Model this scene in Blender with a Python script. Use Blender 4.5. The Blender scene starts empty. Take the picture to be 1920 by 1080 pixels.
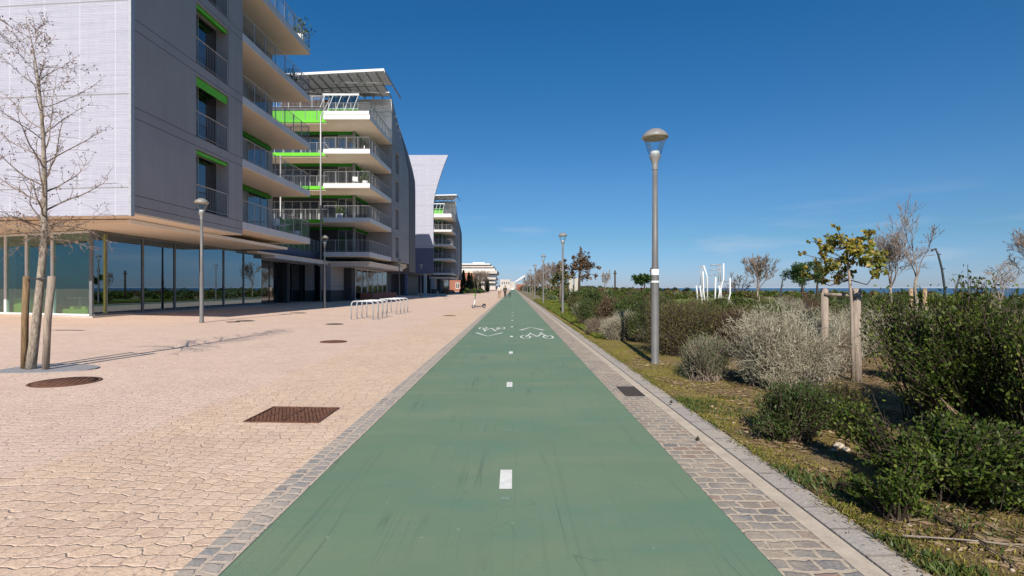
import bpy, math, random
import numpy as np
from mathutils import Vector, Matrix

# ------------------------------------------------------------------ camera, sky, sun, exposure
SC = bpy.context.scene
EYE, FPX, VX, VY = 1.45, 940.0, 963.0, 540.0          # eye height (m), focal length (px of a 1920 px wide picture)
cam_d = bpy.data.cameras.new('camera')
cam = bpy.data.objects.new('camera', cam_d)
SC.collection.objects.link(cam)
SC.camera = cam
cam_d.sensor_width = 36.0
cam_d.lens = 36.0 * FPX / 1920.0
cam_d.clip_start, cam_d.clip_end = 0.05, 60000.0
cam.location = (0, 0, EYE)
cam.rotation_euler = (math.radians(90), 0, math.atan(3.0 / FPX))

SUN_EL, SUN_AZ = math.radians(36), math.radians(3.7)  # the sun stands behind the viewer, a little to the left
world = bpy.data.worlds.new('World')
SC.world = world
world.use_nodes = True
wt = world.node_tree
for n in list(wt.nodes):
    wt.nodes.remove(n)
w_out = wt.nodes.new('ShaderNodeOutputWorld')
w_bg = wt.nodes.new('ShaderNodeBackground')
w_sky = wt.nodes.new('ShaderNodeTexSky')
w_sky.sky_type = 'NISHITA'
w_sky.sun_disc = False
w_sky.sun_elevation = SUN_EL
w_sky.sun_rotation = math.pi + SUN_AZ
w_sky.altitude = 0
w_sky.air_density = 1.0
w_sky.dust_density = 0.1
w_sky.ozone_density = 2.0
w_hsv = wt.nodes.new('ShaderNodeHueSaturation')
w_hsv.inputs['Saturation'].default_value = 1.18
w_hsv.inputs['Hue'].default_value = 0.497
w_bg.inputs['Strength'].default_value = 0.10
# thin wisps of cloud low over the horizon
w_tc = wt.nodes.new('ShaderNodeTexCoord')
w_map = wt.nodes.new('ShaderNodeMapping')
w_map.inputs['Scale'].default_value = (2.2, 2.2, 16.0)
w_map.inputs['Location'].default_value = (3.1, 0.4, 0.35)
w_noi = wt.nodes.new('ShaderNodeTexNoise')
w_noi.inputs['Scale'].default_value = 1.6
w_noi.inputs['Detail'].default_value = 5
w_rmp = wt.nodes.new('ShaderNodeValToRGB')
w_rmp.color_ramp.elements[0].position, w_rmp.color_ramp.elements[1].position = 0.56, 0.78
w_sep = wt.nodes.new('ShaderNodeSeparateXYZ')
w_el = wt.nodes.new('ShaderNodeValToRGB')
cr = w_el.color_ramp
cr.elements[0].position, cr.elements[0].color = 0.0, (0.35, 0.35, 0.35, 1)
cr.elements[1].position, cr.elements[1].color = 0.17, (0, 0, 0, 1)
e = cr.elements.new(0.075); e.color = (0.5, 0.5, 0.5, 1)
w_mul = wt.nodes.new('ShaderNodeMath'); w_mul.operation = 'MULTIPLY'
w_mix = wt.nodes.new('ShaderNodeMixRGB')
w_mix.inputs['Color2'].default_value = (4.2, 4.5, 5.2, 1)
L = wt.links.new
L(w_tc.outputs['Generated'], w_map.inputs['Vector']); L(w_map.outputs[0], w_noi.inputs['Vector'])
L(w_noi.outputs['Fac'], w_rmp.inputs[0])
L(w_tc.outputs['Generated'], w_sep.inputs[0]); L(w_sep.outputs['Z'], w_el.inputs[0])
L(w_rmp.outputs[0], w_mul.inputs[0]); L(w_el.outputs[0], w_mul.inputs[1])
L(w_mul.outputs[0], w_mix.inputs['Fac'])
w_grade = wt.nodes.new('ShaderNodeValToRGB')                  # a deep, dry winter sky: less red and green aloft
gr_ = w_grade.color_ramp
gr_.elements[0].position, gr_.elements[0].color = 0.0, (.25, .345, .69, 1)
gr_.elements[1].position, gr_.elements[1].color = 0.46, (.17, .50, .68, 1)
for ps, cl in ((.04, (.255, .37, .63, 1)), (.09, (.255, .39, .545, 1)), (.19, (.29, .45, .60, 1))):
    e2 = gr_.elements.new(ps); e2.color = cl
w_gm = wt.nodes.new('ShaderNodeMixRGB'); w_gm.blend_type = 'MULTIPLY'; w_gm.inputs['Fac'].default_value = 1.0
L(w_sep.outputs['Z'], w_grade.inputs[0])
L(w_sky.outputs[0], w_hsv.inputs['Color']); L(w_hsv.outputs[0], w_gm.inputs['Color1']); L(w_grade.outputs[0], w_gm.inputs['Color2']); L(w_gm.outputs[0], w_mix.inputs['Color1'])
L(w_mix.outputs[0], w_bg.inputs['Color']); L(w_bg.outputs[0], w_out.inputs['Surface'])

sun_d = bpy.data.lights.new('sun', 'SUN')
sun_d.energy = 4.2
sun_d.angle = math.radians(0.5)
sun_d.color = (1.0, 0.94, 0.86)
sun = bpy.data.objects.new('sun', sun_d)
SC.collection.objects.link(sun)
sdir = Vector((-math.sin(SUN_AZ) * math.cos(SUN_EL), -math.cos(SUN_AZ) * math.cos(SUN_EL), math.sin(SUN_EL)))
sun.rotation_euler = sdir.to_track_quat('Z', 'Y').to_euler()
sun.location = (0, -20, 30)

SC.view_settings.view_transform = 'Standard'
SC.view_settings.look = 'None'
SC.view_settings.exposure = 0.55
SC.view_settings.gamma = 1.0
SC.view_settings.use_curve_mapping = False
SC.cycles.use_denoising = True
SC.cycles.max_bounces = 8
SC.cycles.transparent_max_bounces = 12
SC.cycles.sample_clamp_indirect = 6.0

# ------------------------------------------------------------------ helpers
SLOPE = 0.015
def plaza_z(x):
    return SLOPE * max(0.0, -1.5 - x)
def gp(px, py):
    """ground point of the sloping plaza under a pixel of the photograph"""
    u, v = (px - VX) / FPX, (py - VY) / FPX
    y = (EYE + 1.5 * SLOPE) / (v - SLOPE * u)
    x = u * y
    return Vector((x, y, plaza_z(x)))
def gr(px, py, z=0.0):
    y = (EYE - z) * FPX / (py - VY)
    return Vector(((px - VX) * y / FPX, y, z))
def at(px, py, y):
    return Vector(((px - VX) * y / FPX, y, EYE - (py - VY) * y / FPX))

def link(o):
    SC.collection.objects.link(o)
    return o
def tag(o, label=None, cat=None, group=None, kind=None):
    if label: o['label'] = label
    if cat: o['category'] = cat
    if group: o['group'] = group
    if kind: o['kind'] = kind
    return o
def thing(name, label, cat, loc=(0, 0, 0), rz=0.0, group=None):
    o = bpy.data.objects.new(name, None)
    o.empty_display_size = 0.2
    o.location = loc
    o.rotation_euler = (0, 0, rz)
    link(o)
    return tag(o, label, cat, group)
def copy_tree(o, parent=None):
    c = o.copy()
    link(c)
    if parent is not None:
        c.parent = parent
    for ch in list(o.children):
        copy_tree(ch, c)
    return c
def world_loc(o):
    v = Vector((0, 0, 0))
    while o is not None:
        v = v + o.location
        o = o.parent
    return v

class MB:
    def __init__(self):
        self.v, self.f, self.smooth = [], [], []
    def face(self, pts, smooth=False):
        i = len(self.v)
        self.v += [tuple(p) for p in pts]
        self.f.append(tuple(range(i, i + len(pts))))
        self.smooth.append(smooth)
        return self
    def box(self, x0, x1, y0, y1, z0, z1):
        x0, x1 = min(x0, x1), max(x0, x1); y0, y1 = min(y0, y1), max(y0, y1); z0, z1 = min(z0, z1), max(z0, z1)
        i = len(self.v)
        self.v += [(x0, y0, z0), (x1, y0, z0), (x1, y1, z0), (x0, y1, z0), (x0, y0, z1), (x1, y0, z1), (x1, y1, z1), (x0, y1, z1)]
        for q in ((0, 3, 2, 1), (4, 5, 6, 7), (0, 1, 5, 4), (1, 2, 6, 5), (2, 3, 7, 6), (3, 0, 4, 7)):
            self.f.append(tuple(i + k for k in q)); self.smooth.append(False)
        return self
    def wall(self, p0, p1, t, z0, z1):
        """upright slab along p0->p1 in plan, thickness t to the left"""
        d = Vector((p1[0] - p0[0], p1[1] - p0[1])).normalized()
        n = Vector((-d.y, d.x)) * t
        a = [(p0[0], p0[1]), (p1[0], p1[1]), (p1[0] + n.x, p1[1] + n.y), (p0[0] + n.x, p0[1] + n.y)]
        return self.prism(a, z0, z1)
    def prism(self, poly, z0, z1):
        n = len(poly)
        ar = sum(poly[k][0] * poly[(k + 1) % n][1] - poly[(k + 1) % n][0] * poly[k][1] for k in range(n))
        if ar < 0: poly = poly[::-1]
        i = len(self.v)
        self.v += [(p[0], p[1], z0) for p in poly] + [(p[0], p[1], z1) for p in poly]
        self.f.append(tuple(i + k for k in range(n - 1, -1, -1))); self.f.append(tuple(i + n + k for k in range(n)))
        for k in range(n):
            self.f.append((i + k, i + (k + 1) % n, i + n + (k + 1) % n, i + n + k))
        self.smooth += [False] * (n + 2)
        return self
    def tube(self, pts, radii, n=6, cap=True, smooth=True):
        pts = [Vector(p) for p in pts]
        if not hasattr(radii, '__len__'): radii = [radii] * len(pts)
        base = len(self.v)
        up = None
        for k, p in enumerate(pts):
            a = pts[max(0, k - 1)]; b = pts[min(len(pts) - 1, k + 1)]
            t = (b - a)
            t = t.normalized() if t.length > 1e-9 else Vector((0, 0, 1))
            if up is None:
                up = Vector((1, 0, 0)) if abs(t.x) < 0.8 else Vector((0, 1, 0))
            s = t.cross(up)
            if s.length < 1e-6: s = t.orthogonal()
            s.normalize()
            up = s.cross(t).normalized()
            for j in range(n):
                an = 2 * math.pi * j / n
                q = p + (s * math.cos(an) + up * math.sin(an)) * radii[k]
                self.v.append((q.x, q.y, q.z))
        for k in range(len(pts) - 1):
            for j in range(n):
                a = base + k * n + j; b = base + k * n + (j + 1) % n
                self.f.append((a, b, b + n, a + n)); self.smooth.append(smooth)
        if cap:
            self.f.append(tuple(base + j for j in range(n - 1, -1, -1))); self.smooth.append(False)
            e0 = base + (len(pts) - 1) * n
            self.f.append(tuple(e0 + j for j in range(n))); self.smooth.append(False)
        return self
    def bar(self, a, b, r, n=4):
        return self.tube([a, b], [r, r], n, True, False)
    def lathe(self, prof, cx=0, cy=0, n=20, tilt=None, smooth=True):
        base = len(self.v)
        for r, z in prof:
            for j in range(n):
                an = 2 * math.pi * j / n
                q = Vector((r * math.cos(an), r * math.sin(an), z))
                if tilt is not None: q = tilt @ q
                self.v.append((cx + q.x, cy + q.y, q.z))
        for k in range(len(prof) - 1):
            for j in range(n):
                a = base + k * n + j; b = base + k * n + (j + 1) % n
                self.f.append((a, b, b + n, a + n)); self.smooth.append(smooth)
        return self
    def ball(self, c, rx, ry=None, rz=None, n=10, m=6):
        ry = ry or rx; rz = rz or rx
        base = len(self.v)
        for k in range(m + 1):
            th = math.pi * k / m
            for j in range(n):
                an = 2 * math.pi * j / n
                self.v.append((c[0] + rx * math.sin(th) * math.cos(an), c[1] + ry * math.sin(th) * math.sin(an), c[2] - rz * math.cos(th)))
        for k in range(m):
            for j in range(n):
                a = base + k * n + j; b = base + k * n + (j + 1) % n
                self.f.append((a, b, b + n, a + n)); self.smooth.append(True)
        return self
    def strip(self, pts, w, z, closed=False):
        """flat painted line of width w through plan points"""
        P = [Vector((p[0], p[1])) for p in pts]
        n = len(P)
        lft, rgt = [], []
        for k in range(n):
            if closed: a, b = P[k - 1], P[(k + 1) % n]
            else: a, b = P[max(0, k - 1)], P[min(n - 1, k + 1)]
            d = (b - a).normalized(); s = Vector((-d.y, d.x)) * w * 0.5
            lft.append(P[k] + s); rgt.append(P[k] - s)
        for k in range(n if closed else n - 1):
            j = (k + 1) % n
            self.face([(rgt[k].x, rgt[k].y, z), (rgt[j].x, rgt[j].y, z), (lft[j].x, lft[j].y, z), (lft[k].x, lft[k].y, z)])
        return self
    def build(self, name, mat, parent=None, local=False, bevel=0.0):
        me = bpy.data.meshes.new(name)
        v = self.v
        if parent is not None and not local:
            o0 = world_loc(parent)
            v = [(p[0] - o0.x, p[1] - o0.y, p[2] - o0.z) for p in v]
        me.from_pydata(v, [], self.f)
        me.polygons.foreach_set('use_smooth', self.smooth)
        me.update()
        me.materials.append(mat)
        o = link(bpy.data.objects.new(name, me))
        if parent is not None: o.parent = parent
        if bevel:
            md = o.modifiers.new('bevel', 'BEVEL'); md.width = bevel; md.segments = 2; md.limit_method = 'ANGLE'
        return o

def quads_mesh(name, verts, mat, smooth=False):
    """mesh of loose quads from an (n,4,3) array"""
    n = len(verts)
    me = bpy.data.meshes.new(name)
    me.vertices.add(n * 4)
    me.vertices.foreach_set('co', np.ascontiguousarray(verts, dtype=np.float32).reshape(-1))
    me.loops.add(n * 4)
    me.loops.foreach_set('vertex_index', np.arange(n * 4, dtype=np.int32))
    me.polygons.add(n)
    me.polygons.foreach_set('loop_start', np.arange(0, n * 4, 4, dtype=np.int32))
    me.polygons.foreach_set('loop_total', np.full(n, 4, dtype=np.int32))
    me.update()
    me.validate()
    me.materials.append(mat)
    return me
def unit(a):
    return a / (np.linalg.norm(a, axis=-1, keepdims=True) + 1e-9)
def leaf_quads(rng, c, axis, length, width, spread=0.7):
    """(n,4,3): one pointed leaf per centre, lying roughly along axis"""
    n = len(c)
    d = unit(axis + rng.normal(0, spread, (n, 3)))
    r = rng.normal(0, 1, (n, 3))
    s = unit(np.cross(d, r))
    ln = (length * rng.uniform(0.6, 1.25, n))[:, None]
    wd = (width * rng.uniform(0.7, 1.2, n))[:, None]
    nn = np.cross(d, s)
    return np.stack([c - d * ln * .5, c + s * wd * .5 + nn * wd * .15, c + d * ln * .5, c - s * wd * .5 + nn * wd * .15], axis=1)
def twig_quads(a, b, r0, r1):
    """three-sided thin prisms a->b : (3n,4,3)"""
    d = unit(b - a)
    ref = np.where(np.abs(d[:, 2:3]) > .9, np.array([[1., 0, 0]]), np.array([[0, 0, 1.]]))
    s = unit(np.cross(d, ref)); t = np.cross(d, s)
    out = []
    for k in range(3):
        a0, a1 = 2 * math.pi * k / 3, 2 * math.pi * (k + 1) / 3
        o0 = s * math.cos(a0) + t * math.sin(a0); o1 = s * math.cos(a1) + t * math.sin(a1)
        r0_, r1_ = np.asarray(r0).reshape(-1, 1), np.asarray(r1).reshape(-1, 1)
        out.append(np.stack([a + o0 * r0_, a + o1 * r0_, b + o1 * r1_, b + o0 * r1_], axis=1))
    return np.concatenate(out)

# ------------------------------------------------------------------ materials
class Nt:
    def __init__(self, name, rough=0.8, spec=0.3, metal=0.0):
        self.m = bpy.data.materials.new(name)
        self.m.use_nodes = True
        self.t = self.m.node_tree
        self.b = self.t.nodes['Principled BSDF']
        self.out = self.t.nodes['Material Output']
        self.set('Roughness', rough); self.set('Specular IOR Level', spec); self.set('Metallic', metal)
    def set(self, k, v):
        if hasattr(v, 'is_output'): self.t.links.new(v, self.b.inputs[k])
        elif k == 'Base Color': self.b.inputs[k].default_value = (*v[:3], 1)
        else: self.b.inputs[k].default_value = v
    def node(self, ty, props=None, **ins):
        n = self.t.nodes.new('ShaderNode' + ty)
        for k, v in (props or {}).items(): setattr(n, k, v)
        for k, v in ins.items():
            key = int(k[1:]) if k[0] == '_' else k.replace('_', ' ')
            if hasattr(v, 'is_output'): self.t.links.new(v, n.inputs[key])
            else: n.inputs[key].default_value = v
        return n
    def pos(self):
        return self.node('NewGeometry').outputs['Position']
    def obj(self):
        return self.node('TexCoord').outputs['Object']
    def mapped(self, vec, scale=(1, 1, 1), loc=(0, 0, 0), rot=(0, 0, 0)):
        return self.node('Mapping', None, Vector=vec, Scale=scale, Location=loc, Rotation=rot).outputs[0]
    def noise(self, vec, scale, detail=4, rough=0.55, dist=0.0):
        return self.node('TexNoise', None, Vector=vec, Scale=scale, Detail=detail, Roughness=rough, Distortion=dist).outputs['Fac']
    def ramp(self, fac, stops, interp='LINEAR'):
        n = self.node('ValToRGB', None, _0=fac)
        c = n.color_ramp; c.interpolation = interp
        while len(c.elements) > 1: c.elements.remove(c.elements[-1])
        for k, (p, col) in enumerate(stops):
            if not hasattr(col, '__len__'): col = (col, col, col)
            el = c.elements[0] if k == 0 else c.elements.new(p)
            el.position = p; el.color = (*col[:3], 1)
        return n.outputs[0]
    def mix(self, fac, a, b, mode='MIX'):
        n = self.node('MixRGB', {'blend_type': mode})
        for k, v in ((0, fac), (1, a), (2, b)):
            if hasattr(v, 'is_output'): self.t.links.new(v, n.inputs[k])
            elif k: n.inputs[k].default_value = (*v[:3], 1)
            else: n.inputs[k].default_value = v
        return n.outputs[0]
    def math(self, op, a, b=0.0, clamp=False):
        n = self.node('Math', {'operation': op, 'use_clamp': clamp})
        for k, v in ((0, a), (1, b)):
            if hasattr(v, 'is_output'): self.t.links.new(v, n.inputs[k])
            else: n.inputs[k].default_value = v
        return n.outputs[0]
    def xyz(self, vec):
        n = self.node('SeparateXYZ', None, _0=vec)
        return n.outputs[0], n.outputs[1], n.outputs[2]
    def comb(self, x, y, z):
        n = self.node('CombineXYZ')
        for k, v in enumerate((x, y, z)):
            if hasattr(v, 'is_output'): self.t.links.new(v, n.inputs[k])
            else: n.inputs[k].default_value = v
        return n.outputs[0]
    def bump(self, h, strength=0.5, dist=0.01):
        n = self.node('Bump', None, Strength=strength, Distance=dist, Height=h)
        self.t.links.new(n.outputs[0], self.b.inputs['Normal'])

def noisy(name, c1, c2, scale=3.0, rough=0.75, spec=0.3, metal=0.0, bump=0.0, bscale=40.0, stretch=(1, 1, 1), coord='obj'):
    m = Nt(name, rough, spec, metal)
    v = m.mapped(m.obj() if coord == 'obj' else m.pos(), stretch)
    f = m.noise(v, scale, 5)
    m.set('Base Color', m.ramp(f, [(0.3, c1), (0.7, c2)]))
    if bump:
        m.bump(m.noise(v, bscale, 4), bump, 0.01)
    return m.m
def foliage(name, stops, scale=2.5, rough=0.5, transl=0.25, spec=0.35):
    m = Nt(name, rough, spec)
    isl = m.node('NewGeometry').outputs['Random Per Island']
    f = m.noise(m.obj(), scale, 3)
    fac = m.math('ADD', m.math('MULTIPLY', isl, 0.6), m.math('MULTIPLY', m.math('SUBTRACT', f, 0.3), 1.0), True)
    col = m.ramp(fac, stops)
    m.set('Base Color', col)
    tr = m.node('BsdfTranslucent', None, Color=col)
    mx = m.node('MixShader', None, _0=transl, _1=m.b.outputs[0], _2=tr.outputs[0])
    m.t.links.new(mx.outputs[0], m.out.inputs['Surface'])
    return m.m
def glass(name, tint, refl=0.35, rough=0.0, fres=1.3, gcol=(0.80, 0.92, 1.0)):
    m = Nt(name)
    lw = m.node('LayerWeight', None, Blend=0.35)
    fac = m.math('ADD', m.math('MULTIPLY', lw.outputs['Fresnel'], fres), refl, True)
    tr = m.node('BsdfTransparent', None, Color=(*tint, 1))
    gl = m.node('BsdfGlossy', None, Color=(*gcol, 1), Roughness=rough)
    mx = m.node('MixShader', None, _0=fac, _1=tr.outputs[0], _2=gl.outputs[0])
    m.t.links.new(mx.outputs[0], m.out.inputs['Surface'])
    return m.m
M = {}

# plaza: small pink and cream stone setts
m = Nt('plaza_setts', 0.85, 0.15)
p = m.pos()
warp = m.node('TexNoise', None, Vector=p, Scale=0.35, Detail=1).outputs['Color']
warp2 = m.node('TexNoise', None, Vector=p, Scale=9.0, Detail=2).outputs['Color']
pw = m.node('VectorMath', {'operation': 'MULTIPLY_ADD'}, _0=warp, _1=(0.9, 0.9, 0), _2=p).outputs[0]
pw = m.node('VectorMath', {'operation': 'MULTIPLY_ADD'}, _0=warp2, _1=(0.075, 0.06, 0), _2=pw).outputs[0]
pv = m.mapped(pw, (8.2, 8.8, 1))
vo = m.node('TexVoronoi', {'voronoi_dimensions': '2D'}, Vector=pv, Scale=1.0, Randomness=0.42)
ve = m.node('TexVoronoi', {'voronoi_dimensions': '2D', 'feature': 'DISTANCE_TO_EDGE'}, Vector=pv, Scale=1.0, Randomness=0.42)
rv = m.node('SeparateColor', None, _0=vo.outputs['Color']).outputs[0]
joint = m.ramp(ve.outputs['Distance'], [(0.012, 1.0), (0.08, 0.0)])
stone = m.ramp(rv, [(0.0, (.47, .31, .225)), (0.2, (.57, .40, .29)), (0.45, (.67, .48, .32)), (0.7, (.59, .415, .32)), (0.9, (.74, .555, .39)), (1.0, (.50, .37, .305))])
big = m.noise(p, 0.22, 3)
px_ = m.xyz(p)[0]
band = m.ramp(m.math('ADD', m.node('MapRange', None, Value=px_, From_Min=-4.1, From_Max=-3.3).outputs[0], m.math('MULTIPLY', m.math('SUBTRACT', big, .5), 1.6)), [(0.45, 0.0), (0.58, 1.0)])
stone = m.mix(m.math('MULTIPLY', band, .4), stone, (.71, .525, .38))
stone = m.mix(m.math('MULTIPLY', m.math('SUBTRACT', 1.0, band), .60), stone, (.70, .535, .455))
stone = m.mix(m.ramp(m.noise(p, .8, 4, .6), [(0.48, 0.0), (0.70, .35)]), stone, (.78, .61, .46))
stone = m.mix(m.ramp(m.noise(m.mapped(p, (1, 1, 1), (9, 4, 0)), .55, 5, .65), [(0.50, 0.0), (0.72, .38)]), stone, (.44, .33, .26))
stone = m.mix(0.34, stone, m.ramp(m.noise(m.mapped(p, (.6, 1.3, 1)), 24, 4, .7), [(0.25, (.36, .225, .16)), (0.5, (.63, .445, .315)), (0.75, (.88, .68, .50))]))
gap = m.math('MULTIPLY', joint, m.ramp(m.noise(p, 7.0, 3), [(0.48, 0.04), (0.72, 0.60)]))
stone = m.mix(gap, stone, (.31, .225, .17))
m.set('Base Color', stone)
hh = m.math('ADD', m.math('MULTIPLY', m.math('SUBTRACT', 1.0, joint), 0.8), m.math('MULTIPLY', m.noise(p, 38, 4, .65), 1.0))
hh = m.math('ADD', hh, m.math('MULTIPLY', rv, 0.5))
m.bump(hh, 0.6, 0.014)
M['plaza'] = m.m

# cycle path: green coated asphalt with tyre streaks
m = Nt('green_coating', 0.72, 0.25)
p = m.pos()
c = m.ramp(m.noise(p, 0.45, 4), [(0.3, (.155, .220, .132)), (0.5, (.180, .244, .147)), (0.72, (.207, .258, .162))])
c = m.mix(m.ramp(m.noise(m.mapped(p, (2.2, .09, 1)), 1.6, 5, .6), [(0.5, 0.0), (0.72, 0.30)]), c, (.18, .22, .16))
c = m.mix(m.ramp(m.noise(m.mapped(p, (11.0, .13, 1), (7, 3, 0)), 1.3, 4, .5), [(0.63, 0.0), (0.72, 0.20)]), c, (.085, .125, .085))
c = m.mix(m.ramp(m.noise(p, 130, 2), [(0.3, .22), (0.7, 0.0)]), c, (.06, .11, .08))
c = m.mix(m.ramp(m.noise(p, 1.6, 5, .7), [(0.4, 0.0), (0.7, 0.28)]), c, (.13, .20, .14))
c = m.mix(m.ramp(m.noise(p, 17, 5, .7), [(0.70, 0.0), (0.80, 0.55)]), c, (.25, .33, .27))
c = m.mix(m.ramp(m.noise(m.mapped(p, (.5, 1.3, 1), (3, 1, 0)), .9, 5, .65), [(0.46, 0.0), (0.66, .55)]), c, (.105, .205, .142))
c = m.mix(m.ramp(m.noise(m.mapped(p, (.35, 2.2, 1), (1, 7, 0)), .7, 4, .6), [(0.52, 0.0), (0.70, .40)]), c, (.225, .262, .165))
def thin_lines(sc, off, wd):
    f = m.noise(m.mapped(p, sc, off), 1.0, 3, .5)
    return m.ramp(m.math('ABSOLUTE', m.math('SUBTRACT', f, .5)), [(0.0, 1.0), (wd, 0.0)])
ln = m.math('MULTIPLY', m.math('MAXIMUM', thin_lines((2.3, .11, 1), (2, 5, 0), .009), thin_lines((3.4, .07, 1), (8, 1, 0), .006)), m.ramp(m.noise(p, .9, 3), [(0.45, 0.0), (0.6, .6)]))
c = m.mix(ln, c, (.085, .13, .09))
cr_ = m.math('MULTIPLY', thin_lines((1.1, .9, 1), (4, 2, 0), .004), m.ramp(m.noise(p, .5, 3), [(0.5, 0.0), (0.62, .6)]))
c = m.mix(cr_, c, (.08, .12, .085))
grain = m.noise(p, 70, 4, .8)
pw_ = m.node('VectorMath', {'operation': 'MULTIPLY_ADD'}, _0=m.node('TexNoise', None, Vector=p, Scale=60.0).outputs['Color'], _1=(.03, .03, 0), _2=p).outputs[0]
c = m.mix(m.ramp(grain, [(0.30, .35), (0.45, 0.0)]), c, (.08, .125, .085))
c = m.mix(m.ramp(grain, [(0.60, 0.0), (0.75, .28)]), c, (.30, .36, .26))
c = m.mix(m.ramp(m.node('TexVoronoi', {'voronoi_dimensions': '2D'}, Vector=pw_, Scale=1.7, Randomness=1.0).outputs['Distance'], [(0.0, .5), (0.010, .35), (0.020, 0.0)]), c, (.36, .40, .30))
m.set('Base Color', c)
m.bump(m.math('ADD', m.noise(p, 160, 3), m.math('MULTIPLY', grain, .7)), 0.45, 0.005)
M['path'] = m.m

def setts(name, w, h, ramp, mortar, msize, rot=0.0):
    m = Nt(name, 0.8, 0.25)
    p = m.pos()
    wn = m.node('TexNoise', None, Vector=p, Scale=7.0, Detail=2).outputs['Color']
    pw = m.node('VectorMath', {'operation': 'MULTIPLY_ADD'}, _0=wn, _1=(0.075, 0.075, 0), _2=p).outputs[0]
    pw = m.mapped(pw, (1, 1, 1), (0.03, 0.02, 0), (0, 0, rot))
    b = m.node('TexBrick', {'offset': 0.5}, Vector=pw, Color1=(0, 0, 0, 1), Color2=(1, 1, 1, 1), Mortar=(.5, .5, .5, 1), Scale=1.0,
               Mortar_Size=msize, Mortar_Smooth=0.35, Brick_Width=w, Row_Height=h)
    c = m.ramp(b.outputs['Color'], ramp)
    c = m.mix(0.35, c, m.ramp(m.noise(p, 45, 5, .7), [(0.3, (.10, .09, .08)), (0.7, (.46, .40, .33))]))
    mo = m.ramp(m.noise(p, 30, 4), [(0.3, tuple(x * .75 for x in mortar)), (0.7, mortar)])
    dirt = m.ramp(m.noise(p, 2.6, 5, .65), [(0.44, 0.0), (0.66, 0.8)])
    c = m.mix(m.math('MAXIMUM', b.outputs['Fac'], dirt), c, mo)
    m.set('Base Color', c)
    m.bump(m.math('ADD', m.math('MULTIPLY', m.math('SUBTRACT', 1.0, b.outputs['Fac']), 1.0), m.math('MULTIPLY', m.noise(p, 55, 4), .5)), 0.7, 0.012)
    return m.m
M['gutter'] = setts('gutter_setts', 0.15, 0.105, [(0, (.13, .13, .135)), (.2, (.25, .215, .18)), (.4, (.18, .18, .19)), (.58, (.33, .245, .165)), (.72, (.24, .225, .205)), (.88, (.33, .18, .12)), (1, (.22, .205, .19))], (.53, .43, .32), 0.015)
M['edge_setts'] = setts('edge_setts', 0.11, 0.12, [(0, (.22, .215, .215)), (.35, (.34, .315, .29)), (.6, (.28, .27, .265)), (.8, (.44, .38, .32)), (1, (.36, .34, .32))], (.56, .45, .35), 0.018, math.pi / 2)
M['concrete_band'] = noisy('concrete_band', (.42, .35, .27), (.56, .47, .36), 7, .85, .2, 0, .3, 60, coord='pos')
m = Nt('kerb_granite', 0.8, 0.25)
p = m.pos()
b = m.node('TexBrick', {'offset': 0.0}, Vector=m.mapped(p, (1, 1, 1), (0, 0, 0), (0, 0, math.pi / 2)), Color1=(0, 0, 0, 1), Color2=(1, 1, 1, 1), Mortar=(0, 0, 0, 1), Scale=1.0,
           Mortar_Size=0.012, Brick_Width=0.30, Row_Height=7.0)
c = m.ramp(b.outputs['Color'], [(0, (.27, .25, .235)), (.3, (.44, .38, .31)), (.6, (.33, .305, .29)), (1, (.40, .36, .315))])
c = m.mix(.45, c, m.ramp(m.noise(p, 60, 5, .75), [(0.3, (.19, .165, .14)), (0.7, (.60, .51, .41))]))
c = m.mix(m.math('MULTIPLY', b.outputs['Fac'], m.ramp(m.noise(p, 9, 3), [(.4, .25), (.65, .9)])), c, (.19, .155, .12))
c = m.mix(m.ramp(m.noise(p, 3.0, 5, .7), [(.5, 0.0), (.7, .6)]), c, (.47, .40, .31))
m.set('Base Color', c); m.bump(m.noise(p, 45, 5), .5, .012)
M['kerb'] = m.m

# planted bed: soil, moss, straw
m = Nt('bed_soil', 0.95, 0.1)
p = m.pos()
c = m.ramp(m.noise(p, 1.1, 5, .65), [(0.30, (.155, .095, .05)), (0.48, (.23, .155, .085)), (0.68, (.31, .22, .125))])
x, y, z = m.xyz(p)
near = m.node('MapRange', None, Value=x, From_Min=2.3, From_Max=4.2, To_Min=1.0, To_Max=0.25).outputs[0]
near = m.math('MULTIPLY', near, m.node('MapRange', None, Value=y, From_Min=3.2, From_Max=5.6, To_Min=.35, To_Max=1.0).outputs[0])
moss = m.math('MULTIPLY', m.ramp(m.noise(p, 1.7, 5, .6), [(0.36, 0.0), (0.54, .95)]), near)
c = m.mix(moss, c, m.ramp(m.noise(p, 14, 4), [(0.3, (.16, .15, .025)), (0.55, (.27, .22, .05)), (0.75, (.36, .27, .09))]))
c = m.mix(m.ramp(m.noise(p, 45, 4, .75), [(0.55, 0.0), (0.75, .6)]), c, (.36, .27, .16))
c = m.mix(m.ramp(m.noise(p, 28, 3, .7), [(0.28, .75), (0.42, 0.0)]), c, (.06, .04, .025))
m.set('Base Color', c); m.bump(m.noise(p, 22, 6, .7), 1.0, .05)
M['soil'] = m.m
M['ground'] = noisy('far_ground', (.17, .14, .075), (.24, .20, .11), .05, .95, .1, coord='pos')
M['lawn'] = noisy('lawn_turf', (.09, .14, .025), (.15, .20, .04), .6, .9, .1, 0, .6, 30, coord='pos')
m = Nt('sea_water', 0.4, 0.08)
p = m.pos()
m.set('Base Color', m.ramp(m.noise(p, .01, 3), [(.3, (.045, .105, .175)), (.7, (.06, .13, .20))]))
m.bump(m.noise(m.mapped(p, (.5, 1, 1)), .35, 5), .8, .5)
M['sea'] = m.m
m = Nt('road_paint', .7, .3)
p = m.pos()
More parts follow.
